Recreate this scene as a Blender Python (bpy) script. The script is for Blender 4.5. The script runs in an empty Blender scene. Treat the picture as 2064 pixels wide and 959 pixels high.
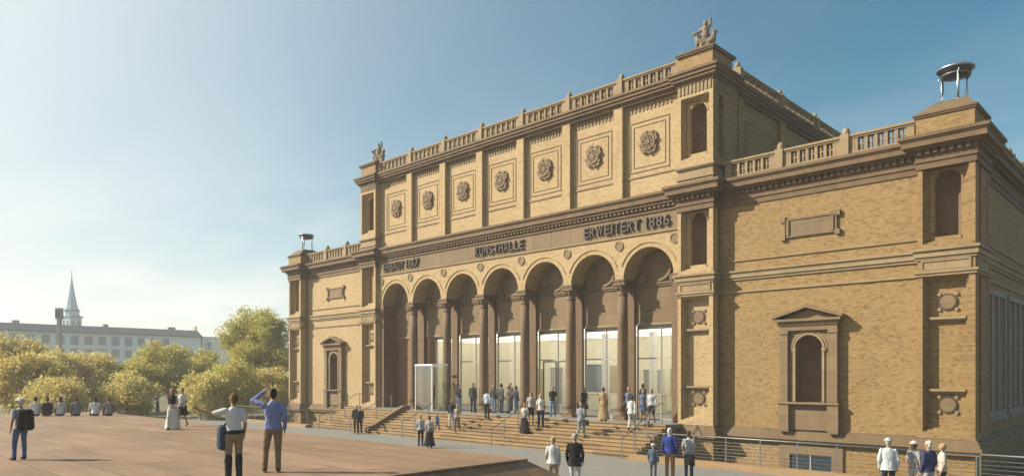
import bpy, bmesh, math, random
import numpy as np
from mathutils import Vector, Matrix, noise, kdtree

random.seed(7)
PI = math.pi
R = math.radians
scene = bpy.context.scene
col = scene.collection

# ------------------------------------------------------------------ camera
CAM = Vector((30.04, -30.49, 3.6))
YAW = math.atan2(1512, 1459)                     # angle between the view axis and the facade line
FWD = Vector((-math.cos(YAW), math.sin(YAW), 0))
RGT = Vector((math.sin(YAW), math.cos(YAW), 0))
cd = bpy.data.cameras.new('camera')
cam = bpy.data.objects.new('camera', cd); col.objects.link(cam)
cam.location = CAM
cam.rotation_euler = (R(90), 0, math.atan2(-FWD.x, FWD.y))
cd.sensor_fit = 'HORIZONTAL'; cd.sensor_width = 36.0
cd.lens = 36.0 * 1459 / 2064
cd.shift_y = (754 - 479.5) / 2064
cd.clip_start = 0.1; cd.clip_end = 3000
scene.camera = cam

# ------------------------------------------------------------------ sky and sun
SUN_TRAVEL = Vector((1.12, 1.0, -1.0)).normalized()
TO_SUN = -SUN_TRAVEL
SUN_EL = math.asin(TO_SUN.z)
SUN_AZ = math.atan2(TO_SUN.x, TO_SUN.y)          # clockwise from +Y
world = bpy.data.worlds.new('World'); scene.world = world
world.use_nodes = True
wt = world.node_tree; wt.nodes.clear()
def wn(t, **k):
    n = wt.nodes.new(t)
    for a, b in k.items(): setattr(n, a, b)
    return n
def wmath(op, a, b=None, clamp=False):
    n = wn('ShaderNodeMath', operation=op, use_clamp=clamp)
    for i, v in enumerate((a, b)):
        if v is None: continue
        if isinstance(v, (int, float)): n.inputs[i].default_value = v
        else: wt.links.new(v, n.inputs[i])
    return n.outputs[0]
sky = wn('ShaderNodeTexSky', sky_type='NISHITA', sun_disc=False)
sky.sun_elevation = SUN_EL; sky.sun_rotation = SUN_AZ
sky.altitude = 0; sky.air_density = 1.0; sky.dust_density = 0.5; sky.ozone_density = 1.5
tc = wn('ShaderNodeTexCoord')
sep = wn('ShaderNodeSeparateXYZ'); wt.links.new(tc.outputs['Generated'], sep.inputs[0])
el = wmath('MAXIMUM', sep.outputs[2], 0.0)
# whitish veil: thick towards the horizon and around the sun
hor = wmath('POWER', wmath('SUBTRACT', 1.0, el), 7.0)
dot = wn('ShaderNodeVectorMath', operation='DOT_PRODUCT')
wt.links.new(tc.outputs['Generated'], dot.inputs[0]); dot.inputs[1].default_value = TO_SUN
aur = wmath('POWER', wmath('MULTIPLY', wmath('ADD', dot.outputs['Value'], 1.0), 0.5, True), 5.6)
mp = wn('ShaderNodeVectorMath', operation='DIVIDE')
cmb = wn('ShaderNodeCombineXYZ')
zz = wmath('ADD', el, 0.13)
for i in range(3): wt.links.new(zz, cmb.inputs[i])
wt.links.new(tc.outputs['Generated'], mp.inputs[0]); wt.links.new(cmb.outputs[0], mp.inputs[1])
nz = wn('ShaderNodeTexNoise'); nz.inputs['Scale'].default_value = 1.1
nz.inputs['Detail'].default_value = 7; nz.inputs['Roughness'].default_value = 0.55
sc_ = wn('ShaderNodeVectorMath', operation='MULTIPLY'); sc_.inputs[1].default_value = (1.0, 1.7, 0.0)
wt.links.new(mp.outputs[0], sc_.inputs[0]); wt.links.new(sc_.outputs[0], nz.inputs['Vector'])
cl = wn('ShaderNodeMapRange', interpolation_type='SMOOTHSTEP')
cl.inputs[1].default_value = 0.42; cl.inputs[2].default_value = 0.62
wt.links.new(nz.outputs[0], cl.inputs[0])
cloud = wmath('MULTIPLY', cl.outputs[0], wmath('POWER', wmath('SUBTRACT', 1.0, el), 7.0))
veil = wmath('ADD', wmath('MULTIPLY', hor, 0.86), wmath('MINIMUM', wmath('MULTIPLY', aur, 1.95), 0.70), True)
tint = wn('ShaderNodeMix', data_type='RGBA', blend_type='MULTIPLY'); tint.inputs[0].default_value = 1
wt.links.new(sky.outputs[0], tint.inputs[6]); tint.inputs[7].default_value = (0.04, 0.93, 1.05, 1)
mixw = wn('ShaderNodeMix', data_type='RGBA')
wt.links.new(veil, mixw.inputs[0]); wt.links.new(tint.outputs[2], mixw.inputs[6])
vc = wn('ShaderNodeMix', data_type='RGBA'); wt.links.new(hor, vc.inputs[0])
vc.inputs[6].default_value = (10.3, 10.6, 10.6, 1); vc.inputs[7].default_value = (10.3, 10.0, 9.1, 1); wt.links.new(vc.outputs[2], mixw.inputs[7])
bg = wn('ShaderNodeBackground'); bg.inputs[1].default_value = 0.05
mixc = wn('ShaderNodeMix', data_type='RGBA'); wt.links.new(wmath('MULTIPLY', cloud, 0.85, True), mixc.inputs[0])
wt.links.new(mixw.outputs[2], mixc.inputs[6]); mixc.inputs[7].default_value = (11.6, 11.2, 10.4, 1)
wt.links.new(mixc.outputs[2], bg.inputs[0])
wo = wn('ShaderNodeOutputWorld'); wt.links.new(bg.outputs[0], wo.inputs[0])

sd = bpy.data.lights.new('sun', 'SUN'); sd.energy = 5.0; sd.angle = R(0.6); sd.color = (1.0, 0.90, 0.73)
sun = bpy.data.objects.new('sun', sd); col.objects.link(sun)
sun.rotation_euler = SUN_TRAVEL.to_track_quat('-Z', 'Y').to_euler()
sun.location = (-40, -60, 60)

vs = scene.view_settings
vs.view_transform = 'Standard'; vs.look = 'None'; vs.exposure = 0.92; vs.gamma = 1.0; vs.use_curve_mapping = False
scene.cycles.max_bounces = 8; scene.cycles.transparent_max_bounces = 12
scene.cycles.volume_bounces = 1
scene.cycles.use_denoising = True

# ------------------------------------------------------------------ materials
MATS = {}
def srgb(r, g, b):
    f = lambda c: (c/255/12.92) if c/255 <= 0.04045 else ((c/255+0.055)/1.055)**2.4
    return (f(r), f(g), f(b), 1)
def newmat(name):
    m = bpy.data.materials.new(name); m.use_nodes = True
    nt = m.node_tree; nt.nodes.clear()
    out = nt.nodes.new('ShaderNodeOutputMaterial')
    p = nt.nodes.new('ShaderNodeBsdfPrincipled'); nt.links.new(p.outputs[0], out.inputs[0])
    MATS[name] = m
    return m, nt, p, out
def mixcol(nt, fac, a, b, mode='MIX'):
    n = nt.nodes.new('ShaderNodeMix'); n.data_type = 'RGBA'; n.blend_type = mode
    for idx, v in ((0, fac), (6, a), (7, b)):
        if isinstance(v, (int, float)): n.inputs[idx].default_value = v
        elif isinstance(v, tuple): n.inputs[idx].default_value = v if len(v) == 4 else v + (1,)
        else: nt.links.new(v, n.inputs[idx])
    return n.outputs[2]
def coords(nt, scale=(1, 1, 1)):
    g = nt.nodes.new('ShaderNodeNewGeometry')
    m = nt.nodes.new('ShaderNodeVectorMath'); m.operation = 'MULTIPLY'; m.inputs[1].default_value = scale
    nt.links.new(g.outputs['Position'], m.inputs[0])
    return m.outputs[0]
def noisetex(nt, vec, scale, detail=4, rough=0.55):
    n = nt.nodes.new('ShaderNodeTexNoise'); n.inputs['Scale'].default_value = scale
    n.inputs['Detail'].default_value = detail; n.inputs['Roughness'].default_value = rough
    nt.links.new(vec, n.inputs['Vector'])
    return n.outputs[0]
def ramp(nt, fac, lo, hi):
    n = nt.nodes.new('ShaderNodeMapRange'); n.inputs[1].default_value = lo; n.inputs[2].default_value = hi
    nt.links.new(fac, n.inputs[0]); return n.outputs[0]
def bump(nt, p, h, strength, dist=0.02):
    b = nt.nodes.new('ShaderNodeBump'); b.inputs['Strength'].default_value = strength; b.inputs['Distance'].default_value = dist
    nt.links.new(h, b.inputs['Height']); nt.links.new(b.outputs[0], p.inputs['Normal'])

def brick_mat(name, c1, c2, c3, mortar, bw=0.15, rh=0.05, stain=0.3):
    m, nt, p, _ = newmat(name)
    g = nt.nodes.new('ShaderNodeNewGeometry')
    s = nt.nodes.new('ShaderNodeSeparateXYZ'); nt.links.new(g.outputs['Position'], s.inputs[0])
    a = nt.nodes.new('ShaderNodeMath'); a.operation = 'ADD'
    nt.links.new(s.outputs[0], a.inputs[0]); nt.links.new(s.outputs[1], a.inputs[1])
    c = nt.nodes.new('ShaderNodeCombineXYZ'); nt.links.new(a.outputs[0], c.inputs[0]); nt.links.new(s.outputs[2], c.inputs[1])
    b = nt.nodes.new('ShaderNodeTexBrick')
    nt.links.new(c.outputs[0], b.inputs['Vector'])
    b.inputs['Color1'].default_value = c1 + (1,); b.inputs['Color2'].default_value = c2 + (1,)
    b.inputs['Mortar'].default_value = mortar + (1,)
    b.inputs['Scale'].default_value = 1; b.inputs['Mortar Size'].default_value = 0.007
    b.inputs['Brick Width'].default_value = bw; b.inputs['Row Height'].default_value = rh
    b.inputs['Bias'].default_value = -0.1
    v = coords(nt)
    def mth(op, a_, b_=None):
        q = nt.nodes.new('ShaderNodeMath'); q.operation = op
        for i_, v_ in enumerate((a_, b_)):
            if v_ is None: continue
            if isinstance(v_, (int, float)): q.inputs[i_].default_value = v_
            else: nt.links.new(v_, q.inputs[i_])
        return q.outputs[0]
    row = mth('FLOOR', mth('DIVIDE', s.outputs[2], rh))
    cell = mth('FLOOR', mth('ADD', mth('DIVIDE', a.outputs[0], bw), mth('MULTIPLY', mth('FLOORED_MODULO', row, 2.0), 0.5)))
    cv = nt.nodes.new('ShaderNodeCombineXYZ'); nt.links.new(cell, cv.inputs[0]); nt.links.new(row, cv.inputs[1])
    wnz = nt.nodes.new('ShaderNodeTexWhiteNoise'); nt.links.new(cv.outputs[0], wnz.inputs['Vector'])
    n1 = wnz.outputs['Value']
    n2 = noisetex(nt, v, 0.35, 5, 0.6)
    n3 = noisetex(nt, coords(nt, (1.6, 1.6, 0.22)), 1.0, 4, 0.6)
    cc = mixcol(nt, ramp(nt, n1, 0.70, 1.0), b.outputs[0], c3)
    cc = mixcol(nt, ramp(nt, n2, 0.35, 0.75), cc, mixcol(nt, 1.0, cc, (0.88, 0.85, 0.80), 'MULTIPLY'))
    dk = mixcol(nt, 1.0, cc, (0.62, 0.56, 0.50), 'MULTIPLY')
    st = nt.nodes.new('ShaderNodeMath'); st.operation = 'MULTIPLY'; st.inputs[1].default_value = stain
    nt.links.new(ramp(nt, n3, 0.55, 0.8), st.inputs[0])
    cc = mixcol(nt, st.outputs[0], cc, dk)
    nt.links.new(cc, p.inputs['Base Color']); p.inputs['Roughness'].default_value = 0.85
    bump(nt, p, b.outputs['Fac'], -0.6, 0.006)
    return m
def stone_mat(name, c1, c2, rough=0.8, scale=1.0, stain=0.5, obj_var=0.0, bumps=0.25, stretch=(1, 1, 1), joints=0.0):
    m, nt, p, _ = newmat(name)
    n1 = noisetex(nt, coords(nt, stretch), 2.2*scale, 6, 0.65)
    n2 = noisetex(nt, coords(nt, (1.4, 1.4, 0.25)), 1.0, 4, 0.6)
    n4 = noisetex(nt, coords(nt), 26*scale, 3, 0.6)
    cc = mixcol(nt, ramp(nt, n1, 0.32, 0.68), c1, c2)
    cc = mixcol(nt, ramp(nt, n4, 0.3, 0.7), mixcol(nt, 1.0, cc, (0.86, 0.85, 0.84), 'MULTIPLY'), cc)
    st = nt.nodes.new('ShaderNodeMath'); st.operation = 'MULTIPLY'; st.inputs[1].default_value = stain
    nt.links.new(ramp(nt, n2, 0.5, 0.78), st.inputs[0])
    cc = mixcol(nt, st.outputs[0], cc, mixcol(nt, 1.0, cc, (0.55, 0.50, 0.46), 'MULTIPLY'))
    if joints:
        gg = nt.nodes.new('ShaderNodeNewGeometry'); sp_ = nt.nodes.new('ShaderNodeSeparateXYZ'); nt.links.new(gg.outputs['Position'], sp_.inputs[0])
        ad_ = nt.nodes.new('ShaderNodeMath'); nt.links.new(sp_.outputs[0], ad_.inputs[0]); nt.links.new(sp_.outputs[1], ad_.inputs[1])
        cb_ = nt.nodes.new('ShaderNodeCombineXYZ'); nt.links.new(ad_.outputs[0], cb_.inputs[0]); nt.links.new(sp_.outputs[2], cb_.inputs[1])
        jb = nt.nodes.new('ShaderNodeTexBrick'); nt.links.new(cb_.outputs[0], jb.inputs['Vector'])
        jb.inputs['Scale'].default_value = 1; jb.inputs['Brick Width'].default_value = joints; jb.inputs['Row Height'].default_value = 0.62; jb.inputs['Mortar Size'].default_value = 0.009
        jb.inputs['Color1'].default_value = (0.88, 0.87, 0.86, 1); jb.inputs['Color2'].default_value = (1.06, 1.06, 1.06, 1); jb.inputs['Mortar'].default_value = (0.55, 0.52, 0.50, 1)
        cc = mixcol(nt, 1.0, cc, jb.outputs[0], 'MULTIPLY')
    if obj_var:
        oi = nt.nodes.new('ShaderNodeObjectInfo')
        cc = mixcol(nt, ramp(nt, oi.outputs['Random'], 0, 1), mixcol(nt, 1.0, cc, (1-obj_var, 1-obj_var*1.05, 1-obj_var*1.1), 'MULTIPLY'),
                    mixcol(nt, 1.0, cc, (1+obj_var*.6, 1+obj_var*.55, 1+obj_var*.5), 'MULTIPLY'))
    nt.links.new(cc, p.inputs['Base Color']); p.inputs['Roughness'].default_value = rough
    bump(nt, p, n4, bumps, 0.01)
    return m
def plain_mat(name, c, rough=0.6, metal=0.0, var=0.12, spec=0.3):
    m, nt, p, _ = newmat(name)
    n1 = noisetex(nt, coords(nt), 9, 4, 0.6)
    cc = mixcol(nt, ramp(nt, n1, 0.3, 0.7), tuple(x*(1-var) for x in c[:3]), tuple(min(1, x*(1+var)) for x in c[:3]))
    nt.links.new(cc, p.inputs['Base Color']); p.inputs['Roughness'].default_value = rough
    p.inputs['Metallic'].default_value = metal; p.inputs['Specular IOR Level'].default_value = spec
    return m
def glass_mat(name, tint, base=0.06, rough=0.02):
    m, nt, p, out = newmat(name); nt.nodes.remove(p)
    t = nt.nodes.new('ShaderNodeBsdfTransparent'); t.inputs[0].default_value = tint + (1,)
    g = nt.nodes.new('ShaderNodeBsdfGlossy'); g.inputs['Roughness'].default_value = rough
    f = nt.nodes.new('ShaderNodeFresnel'); f.inputs[0].default_value = 1.5
    a = nt.nodes.new('ShaderNodeMath'); a.operation = 'ADD'; a.use_clamp = True; a.inputs[1].default_value = base
    ge = nt.nodes.new('ShaderNodeNewGeometry'); io = nt.nodes.new('ShaderNodeMapRange')
    io.inputs[3].default_value = 1.5; io.inputs[4].default_value = 1/1.5          # the far face of a pane meets air again
    nt.links.new(ge.outputs['Backfacing'], io.inputs[0]); nt.links.new(io.outputs[0], f.inputs[0])
    nt.links.new(f.outputs[0], a.inputs[0])
    mx = nt.nodes.new('ShaderNodeMixShader'); nt.links.new(a.outputs[0], mx.inputs[0])
    nt.links.new(t.outputs[0], mx.inputs[1]); nt.links.new(g.outputs[0], mx.inputs[2]); nt.links.new(mx.outputs[0], out.inputs[0])
    return m

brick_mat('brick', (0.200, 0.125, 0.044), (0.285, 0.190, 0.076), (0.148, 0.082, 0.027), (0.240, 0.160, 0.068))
brick_mat('brick_painted_light', (0.315, 0.225, 0.112), (0.405, 0.300, 0.160), (0.255, 0.172, 0.080), (0.355, 0.262, 0.138))  # same brick, with the paler hazy light of centre and left put into its colour
brick_mat('red_brick', (0.162, 0.078, 0.032), (0.212, 0.106, 0.046), (0.112, 0.053, 0.022), (0.149, 0.093, 0.056))
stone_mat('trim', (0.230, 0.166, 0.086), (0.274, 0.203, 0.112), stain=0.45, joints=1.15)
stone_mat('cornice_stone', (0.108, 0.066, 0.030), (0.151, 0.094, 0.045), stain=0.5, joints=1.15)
stone_mat('frieze_stone', (0.160, 0.106, 0.052), (0.192, 0.134, 0.071), stain=0.3, obj_var=0.14)
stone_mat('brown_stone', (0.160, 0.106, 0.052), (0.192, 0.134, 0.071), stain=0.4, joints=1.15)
stone_mat('column_stone_and_niche_shade', (0.114, 0.068, 0.035), (0.155, 0.095, 0.049), stain=0.35)  # the columns' own tone, reused as painted shade in the pavilion niches
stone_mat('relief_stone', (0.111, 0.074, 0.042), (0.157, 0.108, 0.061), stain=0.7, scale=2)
stone_mat('step_stone', (0.250, 0.166, 0.078), (0.293, 0.202, 0.100), stain=0.25, obj_var=0.30, stretch=(0.240, 1.439, 1.267))
stone_mat('pavement_stone', (0.161, 0.159, 0.147), (0.186, 0.183, 0.169), stain=0.15, scale=0.6)
stone_mat('statue_stone', (0.149, 0.109, 0.071), (0.249, 0.187, 0.124), stain=0.6, scale=3)
stone_mat('cream_plaster', (0.74, 0.68, 0.52), (0.80, 0.74, 0.58), stain=0.05, bumps=0.03)
stone_mat('white_render', (0.86, 0.86, 0.85), (0.90, 0.90, 0.89), stain=0.2, bumps=0.05)
stone_mat('slate_roof', (0.16, 0.165, 0.18), (0.22, 0.225, 0.24), stain=0.2)
stone_mat('copper_green', (0.22, 0.38, 0.42), (0.30, 0.47, 0.51), stain=0.3)
stone_mat('soil_grass', (0.085, 0.085, 0.03), (0.13, 0.11, 0.05), scale=0.4)
plain_mat('steel', (0.17, 0.17, 0.17), 0.45, 0.6, spec=0.5)
plain_mat('chrome', (0.36, 0.38, 0.41), 0.4, 1.0, spec=0.5)
plain_mat('bronze_letter', (0.055, 0.045, 0.04), 0.5, 0.3)
plain_mat('dark_frame', (0.06, 0.05, 0.045), 0.5)
plain_mat('grey_frame', (0.30, 0.28, 0.25), 0.5)
plain_mat('light_frame', (0.66, 0.65, 0.60), 0.4)
plain_mat('stone_frame', (0.20, 0.165, 0.13), 0.7)
plain_mat('gold_frame', (0.38, 0.32, 0.20), 0.5)
plain_mat('dark_metal', (0.05, 0.06, 0.075), 0.38, 0.7, spec=0.5)
plain_mat('dark_pane', (0.03, 0.045, 0.06), 0.06, spec=0.8)
plain_mat('office_pane', (0.17, 0.19, 0.23), 0.12, spec=0.7)
plain_mat('bark', (0.09, 0.065, 0.04), 0.9)
plain_mat('mast_grey', (0.34, 0.32, 0.29), 0.7)
glass_mat('glass', (0.95, 0.96, 0.93), 0.0)
glass_mat('vestibule_glass', (0.86, 0.89, 0.84), 0.13)
glass_mat('blue_glass', (0.30, 0.40, 0.48), 0.12)
# the terrace paving: long slabs, faint joints
m, nt, p, _ = newmat('terrace_paving')
bt = nt.nodes.new('ShaderNodeTexBrick'); nt.links.new(coords(nt), bt.inputs['Vector'])
bt.inputs['Color1'].default_value = (0.202, 0.124, 0.066, 1); bt.inputs['Color2'].default_value = (0.262, 0.167, 0.093, 1)
bt.inputs['Mortar'].default_value = (0.085, 0.055, 0.034, 1); bt.inputs['Scale'].default_value = 1
bt.inputs['Brick Width'].default_value = 2.0; bt.inputs['Row Height'].default_value = 1.0; bt.inputs['Mortar Size'].default_value = 0.016
n1 = noisetex(nt, coords(nt), 0.22, 6, 0.6); n2 = noisetex(nt, coords(nt, (1, 1, 1)), 14, 4, 0.6)
cc = mixcol(nt, ramp(nt, n1, 0.35, 0.7), bt.outputs[0], mixcol(nt, 1.0, bt.outputs[0], (0.86, 0.83, 0.80), 'MULTIPLY'))
cc = mixcol(nt, ramp(nt, n2, 0.3, 0.7), mixcol(nt, 1.0, cc, (0.88, 0.88, 0.88), 'MULTIPLY'), cc)
n6 = noisetex(nt, coords(nt), 0.9, 7, 0.7)
cc = mixcol(nt, ramp(nt, n6, 0.56, 0.70), cc, mixcol(nt, 1.0, cc, (0.78, 0.76, 0.75), 'MULTIPLY'))
n3 = noisetex(nt, coords(nt, (0.16, 1.5, 1)), 1.0, 5, 0.65)
cc = mixcol(nt, ramp(nt, n3, 0.42, 0.66), cc, mixcol(nt, 1.0, cc, (0.80, 0.78, 0.76), 'MULTIPLY'))
n5 = noisetex(nt, coords(nt, (0.5, 4.0, 1)), 1.0, 4, 0.6)
cc = mixcol(nt, ramp(nt, n5, 0.50, 0.72), cc, mixcol(nt, 1.0, cc, (1.16, 1.16, 1.15), 'MULTIPLY'))
nt.links.new(cc, p.inputs['Base Color']); p.inputs['Roughness'].default_value = 0.75
bump(nt, p, n2, 0.15, 0.01)
# a lit ceiling panel inside the hall
m, nt, p, out = newmat('ceiling_lamp'); nt.nodes.remove(p)
e = nt.nodes.new('ShaderNodeEmission'); e.inputs[0].default_value = (1.0, 0.94, 0.80, 1); e.inputs[1].default_value = 1.25
nt.links.new(e.outputs[0], out.inputs[0])
def leaf_mat(name, a, b, c):
    m, nt, p, out = newmat(name); nt.nodes.remove(p)
    at = nt.nodes.new('ShaderNodeAttribute'); at.attribute_name = 'leaf_random'
    n1 = noisetex(nt, coords(nt), 0.55, 3, 0.6)
    cc = mixcol(nt, at.outputs['Fac'], a, b)
    cc = mixcol(nt, ramp(nt, n1, 0.45, 0.7), cc, c)
    d = nt.nodes.new('ShaderNodeBsdfDiffuse'); t = nt.nodes.new('ShaderNodeBsdfTranslucent')
    nt.links.new(cc, d.inputs[0]); nt.links.new(cc, t.inputs[0])
    mx = nt.nodes.new('ShaderNodeMixShader'); mx.inputs[0].default_value = 0.5
    nt.links.new(d.outputs[0], mx.inputs[1]); nt.links.new(t.outputs[0], mx.inputs[2]); nt.links.new(mx.outputs[0], out.inputs[0])
leaf_mat('leaf_gold', (0.46, 0.40, 0.13), (0.70, 0.62, 0.25), (0.46, 0.34, 0.12))
leaf_mat('leaf_olive', (0.40, 0.38, 0.10), (0.60, 0.57, 0.19), (0.37, 0.29, 0.085))
leaf_mat('leaf_pale', (0.54, 0.48, 0.17), (0.72, 0.65, 0.27), (0.48, 0.37, 0.13))

# ------------------------------------------------------------------ mesh helpers
class MB:
    """collects shapes for one mesh object"""
    def __init__(s, M=None):
        s.v = []; s.f = []; s.M = M; s.smooth = []
    def add(s, vs, fs, smooth=False):
        o = len(s.v)
        if s.M is not None: vs = [s.M @ Vector(q) for q in vs]
        s.v += [tuple(q) for q in vs]; s.f += [tuple(i+o for i in f) for f in fs]; s.smooth += [smooth]*len(fs)
        return s
    def box(s, x0, x1, y0, y1, z0, z1):
        vs = [(x0,y0,z0),(x1,y0,z0),(x1,y1,z0),(x0,y1,z0),(x0,y0,z1),(x1,y0,z1),(x1,y1,z1),(x0,y1,z1)]
        return s.add(vs, [(0,3,2,1),(4,5,6,7),(0,1,5,4),(1,2,6,5),(2,3,7,6),(3,0,4,7)])
    def frustum(s, a, b, z0, z1):
        (x0,x1,y0,y1), (u0,u1,w0,w1) = a, b
        vs = [(x0,y0,z0),(x1,y0,z0),(x1,y1,z0),(x0,y1,z0),(u0,w0,z1),(u1,w0,z1),(u1,w1,z1),(u0,w1,z1)]
        return s.add(vs, [(0,3,2,1),(4,5,6,7),(0,1,5,4),(1,2,6,5),(2,3,7,6),(3,0,4,7)])
    def frame(s, x0, x1, z0, z1, w, y0, y1):
        s.box(x0, x0+w, y0, y1, z0, z1); s.box(x1-w, x1, y0, y1, z0, z1)
        s.box(x0+w, x1-w, y0, y1, z1-w, z1); s.box(x0+w, x1-w, y0, y1, z0, z0+w); return s
    def prism(s, pts, y0, y1):
        n = len(pts)
        vs = [(x, y0, z) for x, z in pts] + [(x, y1, z) for x, z in pts]
        fs = [tuple(range(n)), tuple(range(2*n-1, n-1, -1))] + [(i, i+n, (i+1) % n + n, (i+1) % n) for i in range(n)]
        return s.add(vs, fs)
    def lathe(s, prof, n=20, c=(0,0,0), smooth=True, caps=True):
        vs = []; fs = []
        for r, z in prof:
            for k in range(n):
                a = 2*PI*k/n; vs.append((c[0]+r*math.cos(a), c[1]+r*math.sin(a), c[2]+z))
        for i in range(len(prof)-1):
            for k in range(n):
                fs.append((i*n+k, i*n+(k+1) % n, (i+1)*n+(k+1) % n, (i+1)*n+k))
        if caps:
            fs.append(tuple(range(n-1, -1, -1))); fs.append(tuple(range((len(prof)-1)*n, len(prof)*n)))
        return s.add(vs, fs, smooth)
    def disc(s, cx, cz, r, y0, y1, n=20):
        return s.prism([(cx+r*math.cos(2*PI*k/n), cz+r*math.sin(2*PI*k/n)) for k in range(n)], y0, y1)
    def ring(s, cx, cz, r0, r1, y0, y1, a0=0, a1=2*PI, n=24):
        vs = []; fs = []
        for k in range(n+1):
            a = a0+(a1-a0)*k/n; c, q = math.cos(a), math.sin(a)
            vs += [(cx+r0*c, y0, cz+r0*q), (cx+r1*c, y0, cz+r1*q), (cx+r1*c, y1, cz+r1*q), (cx+r0*c, y1, cz+r0*q)]
        for k in range(n):
            i = 4*k; j = i+4
            fs += [(i, j, j+1, i+1), (i+1, j+1, j+2, i+2), (i+3, i+2, j+2, j+3), (i, i+3, j+3, j)]
        if abs(a1-a0) < 2*PI-1e-3: fs += [(0,1,2,3), (4*n+3, 4*n+2, 4*n+1, 4*n)]
        return s.add(vs, fs)
    def tube(s, pts, r, n=8, r2=None):
        pts = [Vector(p) for p in pts]; vs = []; fs = []; m = len(pts)
        for i, p in enumerate(pts):
            t = (pts[min(i+1, m-1)]-pts[max(i-1, 0)]).normalized()
            u = t.cross(Vector((0,0,1)));
            if u.length < 1e-3: u = t.cross(Vector((1,0,0)))
            u.normalize(); w = t.cross(u)
            rr = r if r2 is None else r+(r2-r)*i/(m-1)
            for k in range(n):
                a = 2*PI*k/n; vs.append(p+u*rr*math.cos(a)+w*rr*math.sin(a))
        for i in range(m-1):
            for k in range(n): fs.append((i*n+k, i*n+(k+1) % n, (i+1)*n+(k+1) % n, (i+1)*n+k))
        fs.append(tuple(range(n-1,-1,-1))); fs.append(tuple(range((m-1)*n, m*n)))
        return s.add(vs, fs, True)
    def archwall(s, x0, x1, z0, z1, cx, r, zs, y0, y1, n=20):
        """wall panel x0..x1, z0..z1 with a round-headed opening of radius r springing at zs; open down to z0"""
        s.box(x0, cx-r, y0, y1, z0, z1); s.box(cx+r, x1, y0, y1, z0, z1)
        vs = []; fs = []
        for k in range(n+1):
            a = PI-PI*k/n; x = cx+r*math.cos(a); z = zs+r*math.sin(a)
            vs += [(x,y0,z),(x,y0,z1),(x,y1,z1),(x,y1,z)]
        for k in range(n):
            i = 4*k; j = i+4
            fs += [(i, j, j+1, i+1), (i+1, j+1, j+2, i+2), (i+3, i+2, j+2, j+3), (i, i+3, j+3, j)]
        return s.add(vs, fs)
    def niche(s, cx, r, zb, zs, y0, n=16, m=7):
        """concave half-cylinder with a quarter-sphere head, opening at y0 going to +y"""
        vs = []; fs = []
        rows = [(zb, 1.0), (zs, 1.0)] + [(zs+r*math.sin(PI/2*k/m), math.cos(PI/2*k/m)) for k in range(1, m+1)]
        for z, q in rows:
            for k in range(n+1):
                a = PI*k/n; vs.append((cx+r*q*math.cos(a), y0+r*q*math.sin(a), z))
        w = n+1
        for i in range(len(rows)-1):
            for k in range(n): fs.append((i*w+k, i*w+k+1, (i+1)*w+k+1, (i+1)*w+k))
        s.add(vs, fs, True)
        return s.add([(cx+r*math.cos(PI*k/n), y0+r*math.sin(PI*k/n), zb) for k in range(n+1)], [tuple(range(n+1))])
    def mesh(s, name):
        me = bpy.data.meshes.new(name); me.from_pydata(s.v, [], s.f)
        me.polygons.foreach_set('use_smooth', s.smooth); me.update()
        return me
    def build(s, name, mat, parent=None, kind=None):
        return link(name, s.mesh(name), mat, parent, kind)
def link(name, me, mat, parent=None, kind=None):
    o = bpy.data.objects.new(name, me); col.objects.link(o)
    if mat and not me.materials: me.materials.append(MATS[mat] if isinstance(mat, str) else mat)
    if parent: o.parent = parent
    if kind: o['kind'] = kind
    return o
def share(o, name, parent, loc):
    """another piece alike: same mesh data, moved by loc"""
    c = bpy.data.objects.new(name, o.data); col.objects.link(c); c.parent = parent; c.location = loc
    return c
def thing(name, label, cat, group=None, loc=(0,0,0)):
    o = bpy.data.objects.new(name, None); col.objects.link(o); o.location = loc; o.empty_display_size = 0.2
    return tag(o, label, cat, group)
def tag(o, label, cat, group=None):
    o['label'] = label; o['category'] = cat
    if group: o['group'] = group
    return o
def struct(o): o['kind'] = 'structure'; return o

# ------------------------------------------------------------------ the ground
G = MB(); G.box(-900, 900, -900, 900, -3.5, -1.6)
struct(G.build('ground_base', 'soil_grass'))
g = MB()
g.add([(-900,-900,-.012),(900,-900,-.012),(900,-4.75,-.012),(-900,-4.75,-.012)], [(0,1,2,3)])
g.add([(-900,-4.75,-.012),(-30,-4.75,-.012),(-30,900,-.012),(-900,900,-.012)], [(0,1,2,3)])
g.add([(34,-4.75,-.012),(900,-4.75,-.012),(900,900,-.012),(34,900,-.012)], [(0,1,2,3)])
g.add([(-30,40,-.012),(34,40,-.012),(34,900,-.012),(-30,900,-.012)], [(0,1,2,3)])
struct(g.build('ground', 'soil_grass'))
pv = MB(); pv.box(-30, 34, -60, -4.62, -0.3, 0.0)
struct(pv.build('pavement', 'pavement_stone'))
sc1 = MB(); sc1.box(34.0, 70, -60, 60, -0.3, 0.0); sc1.box(25.6, 34.0, 1.2, 60, -0.3, 0.0); sc1.box(30.2, 34.0, -4.6, 1.2, -0.3, 0.0)  # unseen brown paving, added to bounce warm light onto the right flank
struct(sc1.build('warm_bounce_court', 'terrace_paving'))
# the terrace: raised paved platform with battered stone sides
TX0, TX1, TY0, TY1, TZ, BAT = -17.2, 17.17, -75.0, -16.6, 1.4, 2.3
t = MB(); t.frustum((TX0-BAT, TX1+BAT, TY0-BAT, TY1+BAT), (TX0, TX1, TY0, TY1), -0.1, TZ-0.05)
terr = struct(t.build('terrace', 'terrace_paving'))
t = MB(); t.box(TX0-.02, TX1+.02, TY0-.02, TY1+.02, TZ-0.046, TZ)
t.build('terrace_deck', 'terrace_paving', terr)

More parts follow.
